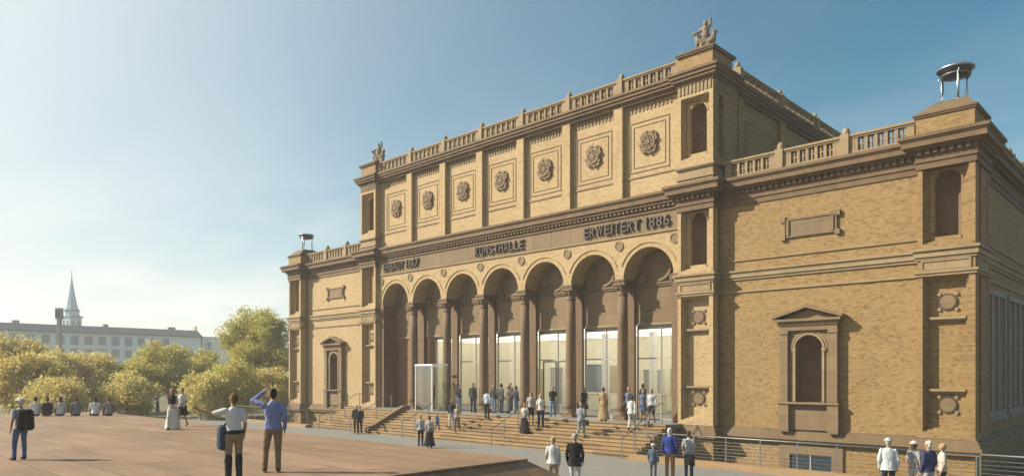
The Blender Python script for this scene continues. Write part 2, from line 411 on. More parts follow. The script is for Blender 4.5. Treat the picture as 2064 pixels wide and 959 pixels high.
# ------------------------------------------------------------------ the museum
museum = thing('museum_building', 'large ochre brick museum with round arcade, corner pavilions and stone balustrades', 'building')
YA, YT, YP = -0.35, -0.20, -0.65            # arcade wall, attic wall, pavilion fronts (wing walls stand at 0)
BAY = 3.4
XI0, XI1, XE0, XE1 = 12.05, 13.87, 22.20, 24.05
D = 34.0                                    # depth of the building

def bands(mb, x0, x1, y, prof, ret=False, dz=0.0, back=0.35, lx=True, rx=True):
    for z0, z1, pr in prof:
        mb.box(x0-(pr if lx else 0), x1+(pr if rx else 0), y-pr, y+back, z0+dz, z1+dz)
CORN = [(11.15,11.40,.05),(11.40,11.47,.10),(11.47,11.66,.07),(11.66,11.84,.09),(11.84,11.93,.27),(11.93,12.15,.44),(12.15,12.22,.48),(12.22,12.34,.54)]
MIDW = [(7.26,7.34,.07),(7.82,7.93,.07),(7.93,8.06,.13),(8.06,8.16,.10),(8.16,8.24,.17),(8.66,8.72,.06)]
MIDP = [(7.20,7.30,.06),(7.30,7.39,.11),(7.80,7.90,.06),(7.90,8.04,.12),(8.04,8.12,.09),(8.12,8.22,.17)]
BASE = [(0.70,0.84,.16),(0.84,0.98,.24),(0.98,1.10,.17),(1.10,1.20,.12),(1.20,1.28,.06)]
ACORN = [(16.98,17.08,.06),(17.08,17.16,.10),(17.16,17.30,.22),(17.30,17.46,.30),(17.46,17.58,.37)]

# wing walls and end blocks
for sx in (-1, 1):
    xs = sorted((sx*XI1, sx*XE0))
    w = MB(); cx = (xs[0]+xs[1])/2 - .05
    w.box(xs[0]-.3, cx-1.0, 0, 0.5, 1.28, 12.3); w.box(cx+1.0, xs[1]+.3, 0, 0.5, 1.28, 12.3); w.box(cx-1.0, cx+1.0, 0, .5, 5.5, 12.3); w.box(cx-1.0, cx+1.0, 0, .5, 1.28, 2.3)
    w.build('wing_wall', 'brick' if sx > 0 else 'brick_painted_light', museum)
    w = MB(); w.box(xs[0]-.3, xs[1]+.3, 0.04, 0.5, -1.6, 0.70); w.build('basement_wall', 'brick', museum)
    c = MB(); bands(c, xs[0], xs[1], 0, CORN, lx=False, rx=False)
    x = xs[0]
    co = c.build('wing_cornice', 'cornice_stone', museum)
    c = MB()
    for k in range(int((xs[1]-xs[0])/0.26)): c.box(xs[0]+.06+.26*k, xs[0]+.2+.26*k, -.20, -.07, 11.67, 11.838)
    c.build('dentil_course', 'cornice_stone', co, 'stuff')
    c = MB(); bands(c, xs[0], xs[1], 0, MIDW, lx=False, rx=False); c.build('string_course', 'trim', museum)
    c = MB(); bands(c, xs[0], xs[1], 0, BASE, lx=False, rx=False); c.build('plinth_moulding', 'brown_stone', museum)
    c = MB(); c.box(xs[0]-.2, xs[1]+.2, .5, D, 12.0, 12.28); c.build('flat_roof', 'slate_roof', museum)
    # tall niche with a pediment in the middle of the wing
    cx = (xs[0]+xs[1])/2 - .05
    a = MB()
    a.archwall(cx-.84, cx+.84, 2.44, 5.44, cx, 0.56, 4.66, -.16, .10)         # recessed stone face
    a.box(cx-.84, cx+.84, -.14, 0, 1.28, 2.36)
    ad = a.build('aedicule', 'brown_stone', museum)
    for q in (-1, 1):
        b = MB(); px = cx+q*1.02; b.box(px-.17, px+.17, -.30, 0, 2.44, 5.44); b.box(px-.20, px+.20, -.34, 0, 5.30, 5.44)
        b.build('pilaster', 'brown_stone', ad)
        b = MB(); b.box(px-.22, px+.22, -.34, 0, 1.18, 2.36); b.build('pedestal', 'brown_stone', ad)
        b = MB(); b.box(cx+q*.60-.05, cx+q*.60+.05, -.22, -.16, 2.46, 4.58); b.box(cx+q*.62-.09, cx+q*.62+.09, -.24, -.16, 4.58, 4.68)
        b.build('jamb_strip', 'trim', ad)
    b = MB(); b.ring(cx, 4.68, .57, .66, -.22, -.16, 0, PI); b.ring(cx, 4.68, .70, .76, -.19, -.16, 0, PI); b.build('arch_ring', 'trim', ad)
    b = MB(); b.box(cx-1.28, cx+1.28, -.40, 0, 2.36, 2.44); b.build('sill', 'brown_stone', ad)
    b = MB(); b.box(cx-1.20, cx+1.20, -.32, 0, 5.44, 5.66); b.box(cx-1.24, cx+1.24, -.38, 0, 5.66, 5.82); b.box(cx-1.38, cx+1.38, -.52, 0, 5.82, 5.92)
    b.build('entablature', 'brown_stone', ad)
    b = MB(); b.prism([(cx-1.15, 5.92), (cx+1.15, 5.92), (cx, 6.30)], -.22, 0)
    for q in (-1, 1):
        b.prism([(cx+q*1.46, 5.925), (cx+q*1.46, 6.03), (cx, 6.50), (cx, 6.37)], -.54+.003*(q > 0), 0)
    b.build('pediment', 'brown_stone', ad)
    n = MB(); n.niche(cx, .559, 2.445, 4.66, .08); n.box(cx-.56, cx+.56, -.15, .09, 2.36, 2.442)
    n.build('niche_hollow', 'column_stone_and_niche_shade', ad)
    # stone tablet above it
    tb = MB(); tb.box(cx-1.10, cx+1.10, -.06, 0, 9.42, 10.20); tb.frame(cx-1.10, cx+1.10, 9.42, 10.20, .06, -.10, -.06)
    tab = tb.build('wall_tablet', 'brown_stone', museum)
    for q in (-1, 1):
        b = MB(); b.box(cx+q*.93-.05, cx+q*.93+.05, -.13, -.0605, 9.5, 10.12); b.box(cx+q*1.13-.1, cx+q*1.13+.1, -.14, 0, 10.08, 10.30); b.box(cx+q*1.13-.1, cx+q*1.13+.1, -.14, 0, 9.32, 9.52)
        b.build('tablet_ear', 'brown_stone', tab)
    # basement window
    b = MB(); b.frame(cx-1.32, cx+1.32, -1.5, 0.69, .45, -.05, .04); bw = b.build('basement_window', 'brown_stone', museum)
    b = MB(); b.box(cx-.87, cx+.87, .02, .035, -.95, .25); b.build('pane', 'dark_pane', bw)
    b = MB(); b.box(cx-.03, cx+.03, -.01, .02, -1.05, .24); b.build('mullion', 'grey_frame', bw)

# ---- pavilions
def panel_face(M, w, zb, zt, oz0, oz1, kind, parent, bm='brick', mg=0.17, mr=0.20, dl=.95, dr=.46):
    """one storey face of a pavilion in local coordinates: u 0..w, out = -y, front plane y = 0"""
    f = MB(M)
    f.box(0, mg, 0, dl, zb, zt); f.box(w-mr, w, 0, dr, zb, zt)
    f.box(mg, w-mr, 0, .95, oz1, zt); f.box(mg, w-mr, 0, .95, zb, oz0)
    x0, x1 = mg, w-mr
    dp = ((.07, .12), (.07, .26)) if kind == 'lower' else ((.07, .12), (.06, .24))
    z0, z1 = oz0, oz1
    for k, (t_, y) in enumerate(dp):
        f.frame(x0, x1, z0, z1, t_, y, .45); x0 += t_; x1 -= t_; z0 += t_; z1 -= t_
    o = f.build('pavilion_face', bm, parent)
    cx = (x0+x1)/2
    if kind == 'lower':
        b = MB(M); b.box(x0, x1, .40, .6, z0, z1); b.build('panel', bm, o)
        r = min(.26, (x1-x0)/2-.06)
        for zc in (z0+.85, z1-.78):
            b = MB(M); b.ring(cx, zc, r, r+.05, .35, .40); b.build('roundel_ring', 'bronze_letter', o)
            b = MB(M); b.disc(cx, zc, r-.005, .34, .40); b.build('roundel', 'brown_stone', o)
            for qx in (-1, 1):
                for qz in (-1, 1):
                    b = MB(M); b.box(cx+qx*(r+.02)-.05, cx+qx*(r+.02)+.05, .33, .40, zc+qz*(r+.02)-.05, zc+qz*(r+.02)+.05)
                    b.build('corner_block', 'trim', o)
        for zc in (z0+1.34, z1-1.42):
            b = MB(M); b.box(x0, x1, .18, .40, zc, zc+.09); b.box(x0+.03, x1-.03, .26, .40, zc-.08, zc); b.build('panel_ledge', 'trim', o)
    else:
        r = min(.43, (x1-x0)/2-.05); zs = z1-.10-r
        b = MB(M); b.archwall(x0, x1, z0, z1, cx, r, zs, .34, .52); b.box(cx-r, cx+r, .30, .52, z0, z0+.14)
        b.ring(cx, zs, r+.01, r+.07, .31, .34, 0, PI); b.build('niche_surround', bm, o)
        b = MB(M); b.niche(cx, r-.001, z0+.135, zs, .50); b.build('niche', 'column_stone_and_niche_shade', o)  # deep shade of the hollow painted in with the darker column stone
    return o
def pavilion(x0, x1, side, attic):
    """square corner pavilion; side: panels on its right-hand face too"""
    core = MB(); dy = 2.31
    core.box(x0+.02, x1-.02, YP+1.0, YP+dy-.02, -1.6, 17.0 if attic else 12.3)
    if not side: core.box(x0+.05, x1-.01, YP+.5, YP+1.2, 1.28, 12.3)
    pc = core.build('corner_pavilion', 'brick', museum)
    faces = [(Matrix.Translation((x0, YP, 0)), x1-x0)]
    if side: faces.append((Matrix.Translation((x1, YP, 0)) @ Matrix.Rotation(PI/2, 4, 'Z'), dy))
    for i, (M, w) in enumerate(faces):
        if i and attic:      # low storeys of the inner pavilion are buried in the wing
            M = Matrix.Translation((x1, YP, 0)) @ Matrix.Rotation(PI/2, 4, 'Z')
        st = [(1.28, 7.80, 1.50, 7.18, 'lower'), (8.22, 11.40, 8.40, 11.36, 'upper')]
        if attic: st.append((13.20, 16.98, 13.58, 16.40, 'upper'))
        for j, (zb, zt, a, b_, k) in enumerate(st):
            if i and attic and j < 2: continue
            if i == 0: panel_face(M, w, zb, zt, a, b_, k, pc, 'brick_painted_light' if (attic or x0 < 0) else 'brick')
            else:
                # narrow the side so that it does not collide with the front corner pier
                panel_face(M @ Matrix.Translation((.002, -.003, 0)), w-.004, zb+.001, zt-.001, a, b_, k, pc, mg=.50, mr=.30, dl=.19, dr=.95)
        f = MB(M); f.box(.18, w-.18, -.009, .2, 7.44, 7.76); f.frame(.12, w-.12, 7.41, 7.79, .06, -.05, .1)
        f.build('pavilion_tablet', 'trim', pc)
    # plain cheeks on the sides that carry no panels
    c = MB(); c.box(x0+.003, x0+.06, YP+.9, YP+dy, 1.28, 12.2)
    if not side or attic: c.box(x1-.06, x1-.003, YP+.9, YP+dy, 1.28, 12.2)
    c.build('pavilion_cheek', 'brick', pc)
    e = .003
    for nm, prof, mt in (('pavilion_base', BASE, 'brown_stone'), ('pavilion_string_course', MIDP, 'trim'), ('pavilion_cornice', CORN, 'cornice_stone')):
        b = MB(); bands(b, x0, x1, YP, prof, dz=e, back=dy+.1); b.build(nm, mt, pc)
    b = MB(); b.box(x0+.01, x1-.01, YP+.03, YP+dy, -1.6, .70); b.build('pavilion_basement', 'brick', pc)
    dn = MB()
    for k in range(7): dn.box(x0+.04+.26*k, x0+.18+.26*k, YP-.21, YP-.09, 11.67, 11.835)
    if side:
        for k in range(9): dn.box(x1+.09, x1+.21, YP+.04+.26*k, YP+.18+.26*k, 11.67, 11.835)
    dn.build('dentil_course', 'cornice_stone', pc, 'stuff')
    if attic:
        b = MB(); b.box(x0, x1, YP, YP+dy, 12.34, 12.62); b.box(x0-.06, x1+.06, YP-.06, YP+dy, 12.62, 12.70)
        b.box(x0+.02, x1-.02, YP+.02, YP+dy, 12.70, 13.06); b.box(x0-.05, x1+.05, YP-.05, YP+dy, 13.06, 13.12); b.box(x0-.1, x1+.1, YP-.1, YP+dy, 13.12, 13.20)
        b.build('attic_base', 'trim', pc)
        b = MB(); bands(b, x0, x1, YP, ACORN, dz=e, back=dy+.1); b.build('attic_cornice', 'cornice_stone', pc)
        b = MB()
        for k in range(9): b.box(x0+.08+.195*k, x0+.17+.195*k, YP-.045, YP, 16.58, 16.96)
        for k in range(11): b.box(x1, x1+.07, YP+.1+.2*k, YP+.2+.2*k, 16.58, 16.96)
        b.build('bracket_course', 'trim', pc, 'stuff')
        b = MB(); b.box(x0+.04, x1-.04, YP+.03, YP+1.9, 17.58, 18.36); pd = b.build('pedestal', 'brick', pc)
        b = MB(); b.box(x0-.06, x1+.06, YP-.07, YP+2.0, 18.36, 18.44); b.box(x0-.1, x1+.1, YP-.11, YP+2.04, 18.44, 18.50)
        b.frustum((x0+.1, x1-.1, YP+.1, YP+1.8), (x0+.42, x1-.42, YP+.42, YP+1.5), 18.50, 18.80)
        b.build('pedestal_cap', 'cornice_stone', pd)
    else:
        b = MB(); b.box(x0-.06, x1-.02, YP+.02, YP+2.1, 12.34, 13.08); pd = b.build('pedestal', 'brick', pc)
        b = MB(); b.box(x0-.12, x1+.04, YP-.04, YP+2.16, 13.08, 13.15); b.box(x0-.16, x1+.08, YP-.08, YP+2.2, 13.15, 13.22)
        b.frustum((x0-.1, x1+.0, YP, YP+2.1), (x0+.48, x1-.34, YP+.5, YP+1.5), 13.22, 13.68)
        b.build('pedestal_cap', 'cornice_stone', pd)
    return pc
pavilion(XI0, XI1, True, True)
pavilion(-XI1, -XI0, False, True)
pavilion(XE0, XE1, True, False)
pavilion(-XE1, -XE0, False, False)

# ---- the right-hand flank of the building
XS = XE1-.35
w = MB(); w.box(XS-.5, XS, 1.6, D, 7.0, 12.3); w.box(XS-.5, XS, 1.6, D, -1.6, 1.9); w.box(XS-.5, XS, 1.6, 2.3, 1.9, 7.0)
for k in range(6): w.box(XS-.5, XS, 6.3+4.6*k, 6.9+4.6*k, 1.9, 7.0)
w.box(XS-.5, XS, 29.9, D, 1.9, 7.0)
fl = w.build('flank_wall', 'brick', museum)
MF = Matrix.Translation((XS, 0, 0)) @ Matrix.Rotation(PI/2, 4, 'Z')
for nm, prof, mt in (('flank_base', BASE, 'brown_stone'), ('flank_string_course', MIDW, 'trim'), ('flank_cornice', CORN, 'cornice_stone')):
    b = MB(MF); bands(b, 1.7, D, 0, prof, lx=False, rx=False); b.build(nm, mt, museum)
for k in range(6):
    y0 = 2.3+4.6*k
    f = MB(MF); f.frame(y0, y0+4.0 if k else y0+4.0, 1.9, 7.0, .22, -.10, .3)
    for j in (1, 2): f.box(y0+.22+1.187*j-.13+.0, y0+.22+1.187*j+.13, -.08, .3, 2.12, 6.78)
    f.box(y0-.1, y0+4.1, -.18, .1, 1.78, 1.9)
    fw_ = f.build('flank_window', 'stone_frame', museum)
    for j in range(3):
        xa = y0+.22+1.187*j+(.13 if j else 0); xb = y0+.22+1.187*(j+1)-(.13 if j < 2 else 0)
        s_ = MB(MF); s_.frame(xa, xb, 2.12, 6.78, .06, .04, .14); s_.box(xa+.06, xb-.06, .05, .13, 4.75, 4.85); s_.build('sash', 'grey_frame', fw_)
        for (za, zb) in ((2.18, 4.75), (4.85, 6.72)):
            p_ = MB(MF); p_.box(xa+.06, xb-.06, .08, .10, za, zb); p_.build('pane', 'blue_glass', fw_)
b = MB(); b.box(XS-7, XS-.55, 1.8, D, 1.6, 1.8); b.box(XS-7, XS-6.8, 1.8, D, 1.8, 7.2); b.build('flank_gallery', 'grey_frame', museum)

# ---- balustrades
def balustrade(M, length, z0, nsec, nopen, h, parent, pw=.34, ends=(True, True), cap=True):
    """along local x from 0 to length, front at local y = 0"""
    b = MB(M); hb, hr = .20*h/.9, .16*h/.9
    b.box(0, length, 0, .30, z0, z0+hb); b.box(0, length, -.05, .35, z0+h-hr*.55, z0+h); b.box(0, length, 0, .30, z0+h-hr, z0+h-hr*.55)
    ba = b.build('balustrade', 'trim', parent)
    sec = length/nsec
    for k in range(nsec+1):
        if (k == 0 and not ends[0]) or (k == nsec and not ends[1]): continue
        x = k*sec
        p_ = MB(M); p_.box(x-pw/2, x+pw/2, -.09, .39, z0+.003, z0+h+.05)
        if cap: p_.lathe([(pw*.42, 0), (pw*.46, .06), (pw*.44, .16), (pw*.3, .27), (pw*.08, .33)], 12, (x, .15, z0+h+.05))
        p_.build('post', 'trim', ba)
    for k in range(nsec):
        a = k*sec+pw/2; e_ = (k+1)*sec-pw/2; solid = .26
        st = (e_-a-2*solid)/nopen
        for side in (0, 1):
            q = MB(M); q.box(a if side == 0 else e_-solid+.06, a+solid-.06 if side == 0 else e_, .02, .28, z0+hb, z0+h-hr); q.build('solid_panel', 'trim', ba)
        for j in range(nopen+1):
            x = a+solid+st*j
            q = MB(M); q.box(x-.06, x+.06, .03, .27, z0+hb, z0+h-hr); q.build('baluster', 'trim', ba)
        q = MB(M)
        for j in range(nopen):
            x = a+solid+st*(j+.5); zc = z0+(hb+h-hr)/2; hw = st/2-.06; hh = (h-hr-hb)/2
            q.box(x-.028, x+.028, .09, .21, zc-hh, zc+hh); q.box(x-hw, x+hw, .10, .20, zc-.028, zc+.028)
        q.build('lattice', 'trim', ba)
    return ba
for sx in (-1, 1):
    x0 = XI1+.1 if sx > 0 else -XE0+.1
    balustrade(Matrix.Translation((x0, -.06, 0)), XE0-XI1-.2, 12.34, 3, 5, .90, museum, ends=(False, False))
balustrade(Matrix.Translation((-XI0+.1, YT-.12, 0)), 2*XI0-.2, 17.58, 7, 6, .88, museum, pw=.32, ends=(True, True))
balustrade(Matrix.Translation((XI1-.3, 2.6, 0)) @ Matrix.Rotation(PI/2, 4, 'Z'), 28.8, 17.58, 6, 6, .88, museum, pw=.32)
balustrade(Matrix.Translation((XE1-.29, 2.2, 0)) @ Matrix.Rotation(PI/2, 4, 'Z'), 28, 12.34, 10, 5, .90, museum)

# ---- attic storey over the arcade
b = MB(); b.box(-XI0-.1, XI0+.1, YT, YT+.5, 12.3, 17.0); at = b.build('attic_wall', 'brick_painted_light', museum)
b = MB(); b.box(-XI0, XI0, .3, D, 16.9, 17.5); b.build('attic_roof', 'slate_roof', museum)
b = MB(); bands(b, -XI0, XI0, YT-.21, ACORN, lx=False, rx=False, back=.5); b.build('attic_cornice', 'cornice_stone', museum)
b = MB(); b.box(-XI0, XI0, YT-.05, YT, 13.34, 13.42); b.build('attic_string_course', 'trim', at)
for k in range(8):
    x = (k-3.5)*BAY
    if k in (0, 7): continue
    q = MB(); q.box(x-.27, x+.27, YT-.27, YT, 12.34, 16.98); q.build('pilaster', 'brick_painted_light', at)
for k in range(7):
    x = (k-3)*BAY
    q = MB(); q.frame(x-1.14, x+1.14, 13.62, 16.12, .045, YT-.035, YT); q.frame(x-.92, x+.92, 13.84, 15.90, .03, YT-.03, YT); q.build('panel_moulding', 'trim', at)
    q = MB()
    for j in range(12): q.box(x-1.32+.225*j, x-1.22+.225*j, YT-.045, YT, 16.62, 16.97)
    q.build('bracket_course', 'trim', at, 'stuff')
    zc = 14.98
    q = MB(); n = 16
    pts = []
    for j in range(32):
        a = 2*PI*j/32; rr = .50+.06*math.cos(4*a+PI); pts.append((x+rr*1.0*math.cos(a), zc+rr*1.16*math.sin(a)))
    q.prism(pts, YT-.11, YT); md = q.build('medallion', 'brown_stone', at)
    q = MB(); q.ring(x, zc, .30, .40, YT-.17, YT-.11); q.disc(x, zc, .13, YT-.19, YT-.11, 12)
    for j in range(8):
        a = 2*PI*j/8+.2; q.disc(x+.215*math.cos(a), zc+.215*math.sin(a), .07, YT-.16, YT-.11, 8)
        q.disc(x+.47*math.cos(a), zc+.54*math.sin(a), .075, YT-.15, YT-.108, 8)
    q.build('rosette', 'brown_stone', md)
# flank of the attic
XQ = XI1-.42
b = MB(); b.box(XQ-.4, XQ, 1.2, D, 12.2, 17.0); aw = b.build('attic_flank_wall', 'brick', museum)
MQ = Matrix.Translation((XQ, 0, 0)) @ Matrix.Rotation(PI/2, 4, 'Z')
b = MB(MQ); bands(b, 1.7, D, -.1, ACORN, lx=False, rx=False, back=.4); b.build('attic_flank_cornice', 'cornice_stone', museum)
for k in range(7):
    y = 2.6+4.8*k
    q = MB(MQ); q.box(y-.3, y+.3, -.17, 0, 12.3, 16.98); q.build('pilaster', 'brick', aw)
    if k < 6:
        q = MB(MQ); q.frame(y+.75, y+4.05, 13.62, 16.12, .05, -.035, 0); q.frame(y+1.0, y+3.8, 13.86, 15.88, .035, -.03, 0); q.build('panel_moulding', 'trim', aw)
b = MB(MQ); b.box(1.7, D, -.05, 0, 13.34, 13.42); b.build('attic_flank_string_course', 'trim', aw)

# ---- arcade
ZS, AR, YB = 8.40, 1.44, 0.75
w = MB()
for k in range(7):
    cx = (k-3)*BAY
    w.archwall(cx-BAY/2, cx+BAY/2, ZS, 10.46, cx, AR, ZS, YA, YB, 28)
w.box(-XI0-.1, -3.5*BAY, YA, YB, ZS-7.1, 10.46); w.box(3.5*BAY, XI0+.1, YA, YB, ZS-7.1, 10.46)
aw_ = w.build('arcade_wall', 'brick_painted_light', museum)
for k in range(7):
    cx = (k-3)*BAY
    q = MB(); q.ring(cx, ZS, AR+.22, AR+.26, YA-.045, YA, R(22), R(158)); q.build('archivolt', 'brick_painted_light', aw_)
for k in range(8):
    x = (k-3.5)*BAY
    if abs(x) > 11.5: x = math.copysign(11.72, x)
    q = MB(); q.disc(x, 10.08, .20, YA-.03, YA); rd = q.build('spandrel_roundel', 'brown_stone', aw_)
    q = MB(); q.ring(x, 10.08, .20, .25, YA-.06, YA); q.build('roundel_ring', 'trim', rd)
# frieze with the inscription
fz = MB(); fz.box(-XI0, XI0, YA-.04, YA+.3, 10.46, 11.44); frieze = fz.build('frieze', 'brown_stone', museum)
b = MB(); b.box(-XI0, XI0, YA-.075, YA-.04, 10.46, 10.52); b.build('frieze_fillet', 'trim', frieze)
b = MB(); bands(b, -XI0, XI0, YA, [(11.44,11.52,.12),(11.52,11.60,.07),(11.60,11.76,.10),(11.76,11.90,.27),(11.90,12.13,.36),(12.13,12.20,.40),(12.20,12.32,.46)], lx=False, rx=False, back=.6)
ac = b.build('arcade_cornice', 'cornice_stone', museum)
b = MB()
for k in range(int(2*XI0/.26)): b.box(-XI0+.06+.26*k, -XI0+.2+.26*k, YA-.21, YA-.10, 11.61, 11.755)
b.build('dentil_course', 'cornice_stone', ac, 'stuff')
nb = 18; bwid = 2*XI0/nb
for k in range(nb):
    b = MB(); b.box(-XI0+bwid*k+.006, -XI0+bwid*(k+1)-.006, YA-.052, YA-.041, 10.525, 11.435); b.build('frieze_block', 'frieze_stone', frieze)
GLY = {}
def glyph(ch):
    if ch not in GLY:
        cu = bpy.data.curves.new('letter', 'FONT'); cu.body = ch; cu.size = 1; cu.extrude = .06; cu.offset = 0.008
        ob = bpy.data.objects.new('letter_source', cu); col.objects.link(ob)
        bpy.context.view_layer.update()
        me = bpy.data.meshes.new_from_object(ob.evaluated_get(bpy.context.evaluated_depsgraph_get()))
        bpy.data.objects.remove(ob); bpy.data.curves.remove(cu)
        co = np.array([v.co[:] for v in me.vertices]); lo, hi = co.min(0), co.max(0)
        me.materials.clear(); me.materials.append(MATS['bronze_letter'])
        GLY[ch] = (me, lo, hi)
    return GLY[ch]
def inscription(text, x0, x1, z0, h):
    wd = {' ': .55, '1': .62, 'I': .5, 'W': 1.35, 'M': 1.3}
    tot = sum(wd.get(c, 1.0) for c in text); cell = (x1-x0)/tot; x = x0
    for c in text:
        cw = cell*wd.get(c, 1.0)
        if c != ' ':
            me, lo, hi = glyph(c)
            o = bpy.data.objects.new('letter', me); col.objects.link(o); o.parent = frieze
            sz = h/(hi[1]-lo[1]); sxx = cw*.80/(hi[0]-lo[0]) if c not in '1I' else sz*.95
            o.rotation_euler = (PI/2, 0, 0); o.scale = (sxx, sz, 1)
            o.location = (x+cw/2-sxx*(lo[0]+hi[0])/2, YA-.115, z0-sz*lo[1])
        x += cw
inscription('ERBAUT 1867', -11.35, -7.45, 10.72, .53)
inscription('KUNSTHALLE', -2.05, 2.05, 10.72, .53)
inscription('ERWEITERT 1886', 6.30, 11.55, 10.72, .53)

# columns with the lintel wall behind them
cols = [(-2.5+k)*BAY for k in range(6)]
def column_set():
    sh = MB(); sh.lathe([(.285, 1.72), (.285, 2.0), (.282, 4.0), (.262, 6.2), (.245, 7.62)], 24, (0, YA+.30, 0))
    bs = MB(); bs.box(-.36, .36, YA-.06, YA+.66, 1.302, 1.50); bs.lathe([(.36,0),(.37,.05),(.33,.10),(.30,.13),(.335,.17),(.335,.20),(.285,.225)], 24, (0, YA+.30, 1.50))
    cp = MB(); cp.lathe([(.26,0),(.285,.03),(.26,.06),(.25,.14),(.27,.30),(.34,.44),(.40,.50)], 20, (0, YA+.30, 7.60))
    for k in range(8):
        a = 2*PI*k/8+PI/8; c_, s_ = math.cos(a), math.sin(a)
        cp.lathe([(.02,0),(.075,.06),(.07,.12),(.03,.17)], 8, (.31*c_, YA+.30+.31*s_, 7.86))
    cp.box(-.40, .40, YA-.10, YA+.70, 8.10, 8.18)
    im = MB(); im.box(-.34, .34, YA-.04, YB-.002, 8.18, 8.30); im.box(-.38, .38, YA-.08, YB-.002, 8.30, ZS-.002)
    pl = MB(); pl.box(-.26, .26, YB-.16, YB+.02, 1.32, 8.18)
    return [('column', sh, 'column_stone_and_niche_shade'), ('base', bs, 'column_stone_and_niche_shade'), ('capital', cp, 'relief_stone'), ('impost_block', im, 'relief_stone'), ('wall_pilaster', pl, 'column_stone_and_niche_shade')]
first = None
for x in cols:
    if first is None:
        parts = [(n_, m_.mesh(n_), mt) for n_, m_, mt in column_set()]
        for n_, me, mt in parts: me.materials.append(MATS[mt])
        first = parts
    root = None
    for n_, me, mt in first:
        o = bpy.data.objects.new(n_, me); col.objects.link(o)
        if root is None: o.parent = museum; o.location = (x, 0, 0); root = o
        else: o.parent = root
for q in (-1, 1):
    b = MB(); b.box(q*11.72-.20, q*11.72+.20, YA+.02, YB-.02, 1.302, 8.18); e_ = b.build('end_pier', 'column_stone_and_niche_shade', museum)
    b = MB(); b.box(q*11.70-.26, q*11.70+.26, YA-.05, YB-.03, 8.10, ZS-.004); b.build('capital', 'relief_stone', e_)
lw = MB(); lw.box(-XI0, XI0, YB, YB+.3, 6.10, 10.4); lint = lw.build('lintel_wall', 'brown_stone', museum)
b = MB(); b.box(-XI0, XI0, YB-.07, YB, 8.02, 8.12); b.box(-XI0, XI0, YB-.12, YB, 8.12, 8.22); b.build('impost_moulding', 'relief_stone', lint)
b = MB(); b.box(-XI0, XI0, YB-.05, YB, 6.10, 6.22); b.build('lintel_fillet', 'trim', lint)
for k in range(7):
    cx = (k-3)*BAY
    q = MB(); q.ring(cx, 8.98, .60, .73, YB-.13, YB); tr = q.build('tympanum_ring', 'brown_stone', lint)
    q = MB(); q.disc(cx, 8.98, .60, YB-.03, YB, 24); q.build('tympanum_disc', 'brown_stone', tr)
    for sx in (-1, 1):
        q = MB(); q.ring(cx+sx*1.08, 8.40, .30, .37, YB-.08, YB); q.build('small_ring', 'relief_stone', tr)
# loggia floor, hall behind the glass
b = MB(); b.box(-XI0, 12.3, -2.0+.33, YB+.3, 1.1, 1.30); b.build('landing', 'pavement_stone', museum)
b = MB(); b.box(-XI0, XI0, YB+.3, 10.0, 1.1, 1.31); b.build('hall_floor', 'pavement_stone', museum)
b = MB(); b.box(-XI0, XI0, 9.4, 9.7, 1.31, 6.1); b.box(-XI0-.01, -XI0+.2, YB+.3, 9.4, 1.31, 6.1); b.box(XI0-.2, XI0+.01, YB+.3, 9.4, 1.31, 6.1); hw_ = b.build('hall_wall', 'cream_plaster', museum)
b = MB(); b.box(-XI0, XI0, YB+.3, 9.7, 6.12, 6.3); b.build('hall_ceiling', 'cream_plaster', museum)
b = MB(); b.box(-XI0+.3, XI0-.3, 1.3, 9.3, 6.06, 6.11); b.build('luminous_ceiling', 'ceiling_lamp', museum)
for k in range(7):
    b = MB(); b.box(-10.2+3.4*k-.06, -10.2+3.4*k+.06, 1.3, 9.3, 6.0, 6.055); b.build('ceiling_rib', 'light_frame', museum)
for (x0, x1, z0, z1, mt) in ((-4.6, -3.2, 1.32, 4.2, 'grey_frame'), (-1.4, .6, 1.32, 4.4, 'office_pane'), (3.4, 5.0, 1.32, 4.0, 'grey_frame'), (7.4, 8.8, 1.32, 4.2, 'office_pane')):
    b = MB(); b.frame(x0, x1, z0, z1, .12, 9.30, 9.4); d_ = b.build('inner_doorway', 'light_frame', museum)
    b = MB(); b.box(x0+.12, x1-.12, 9.36, 9.39, z0+.12, z1-.12); b.build('door_leaf', mt, d_)
for (x, z0, z1, mt) in ((1.2, 2.4, 4.2, 'gold_frame'), (6.2, 2.2, 4.0, 'gold_frame'), (10.0, 2.2, 4.4, 'gold_frame'), (-6.0, 2.2, 4.0, 'gold_frame')):
    b = MB(); b.box(x-.7, x+.7, 9.33, 9.40, z0, z1); b.build('picture_frame', mt, museum)
for x in (-3.4, 3.4, 6.8, 10.0):
    b = MB(); b.box(x-.17, x+.17, 5.2, 5.55, 1.32, 6.1); b.build('hall_pillar', 'light_frame', museum)
for x in (1.5, 5.6, 9.0):
    b = MB(); b.box(x-.9, x+.9, 6.6, 7.3, 1.31, 2.35); b.box(x-.96, x+.96, 6.55, 7.35, 2.35, 2.42); b.build('counter', 'cream_plaster', museum)
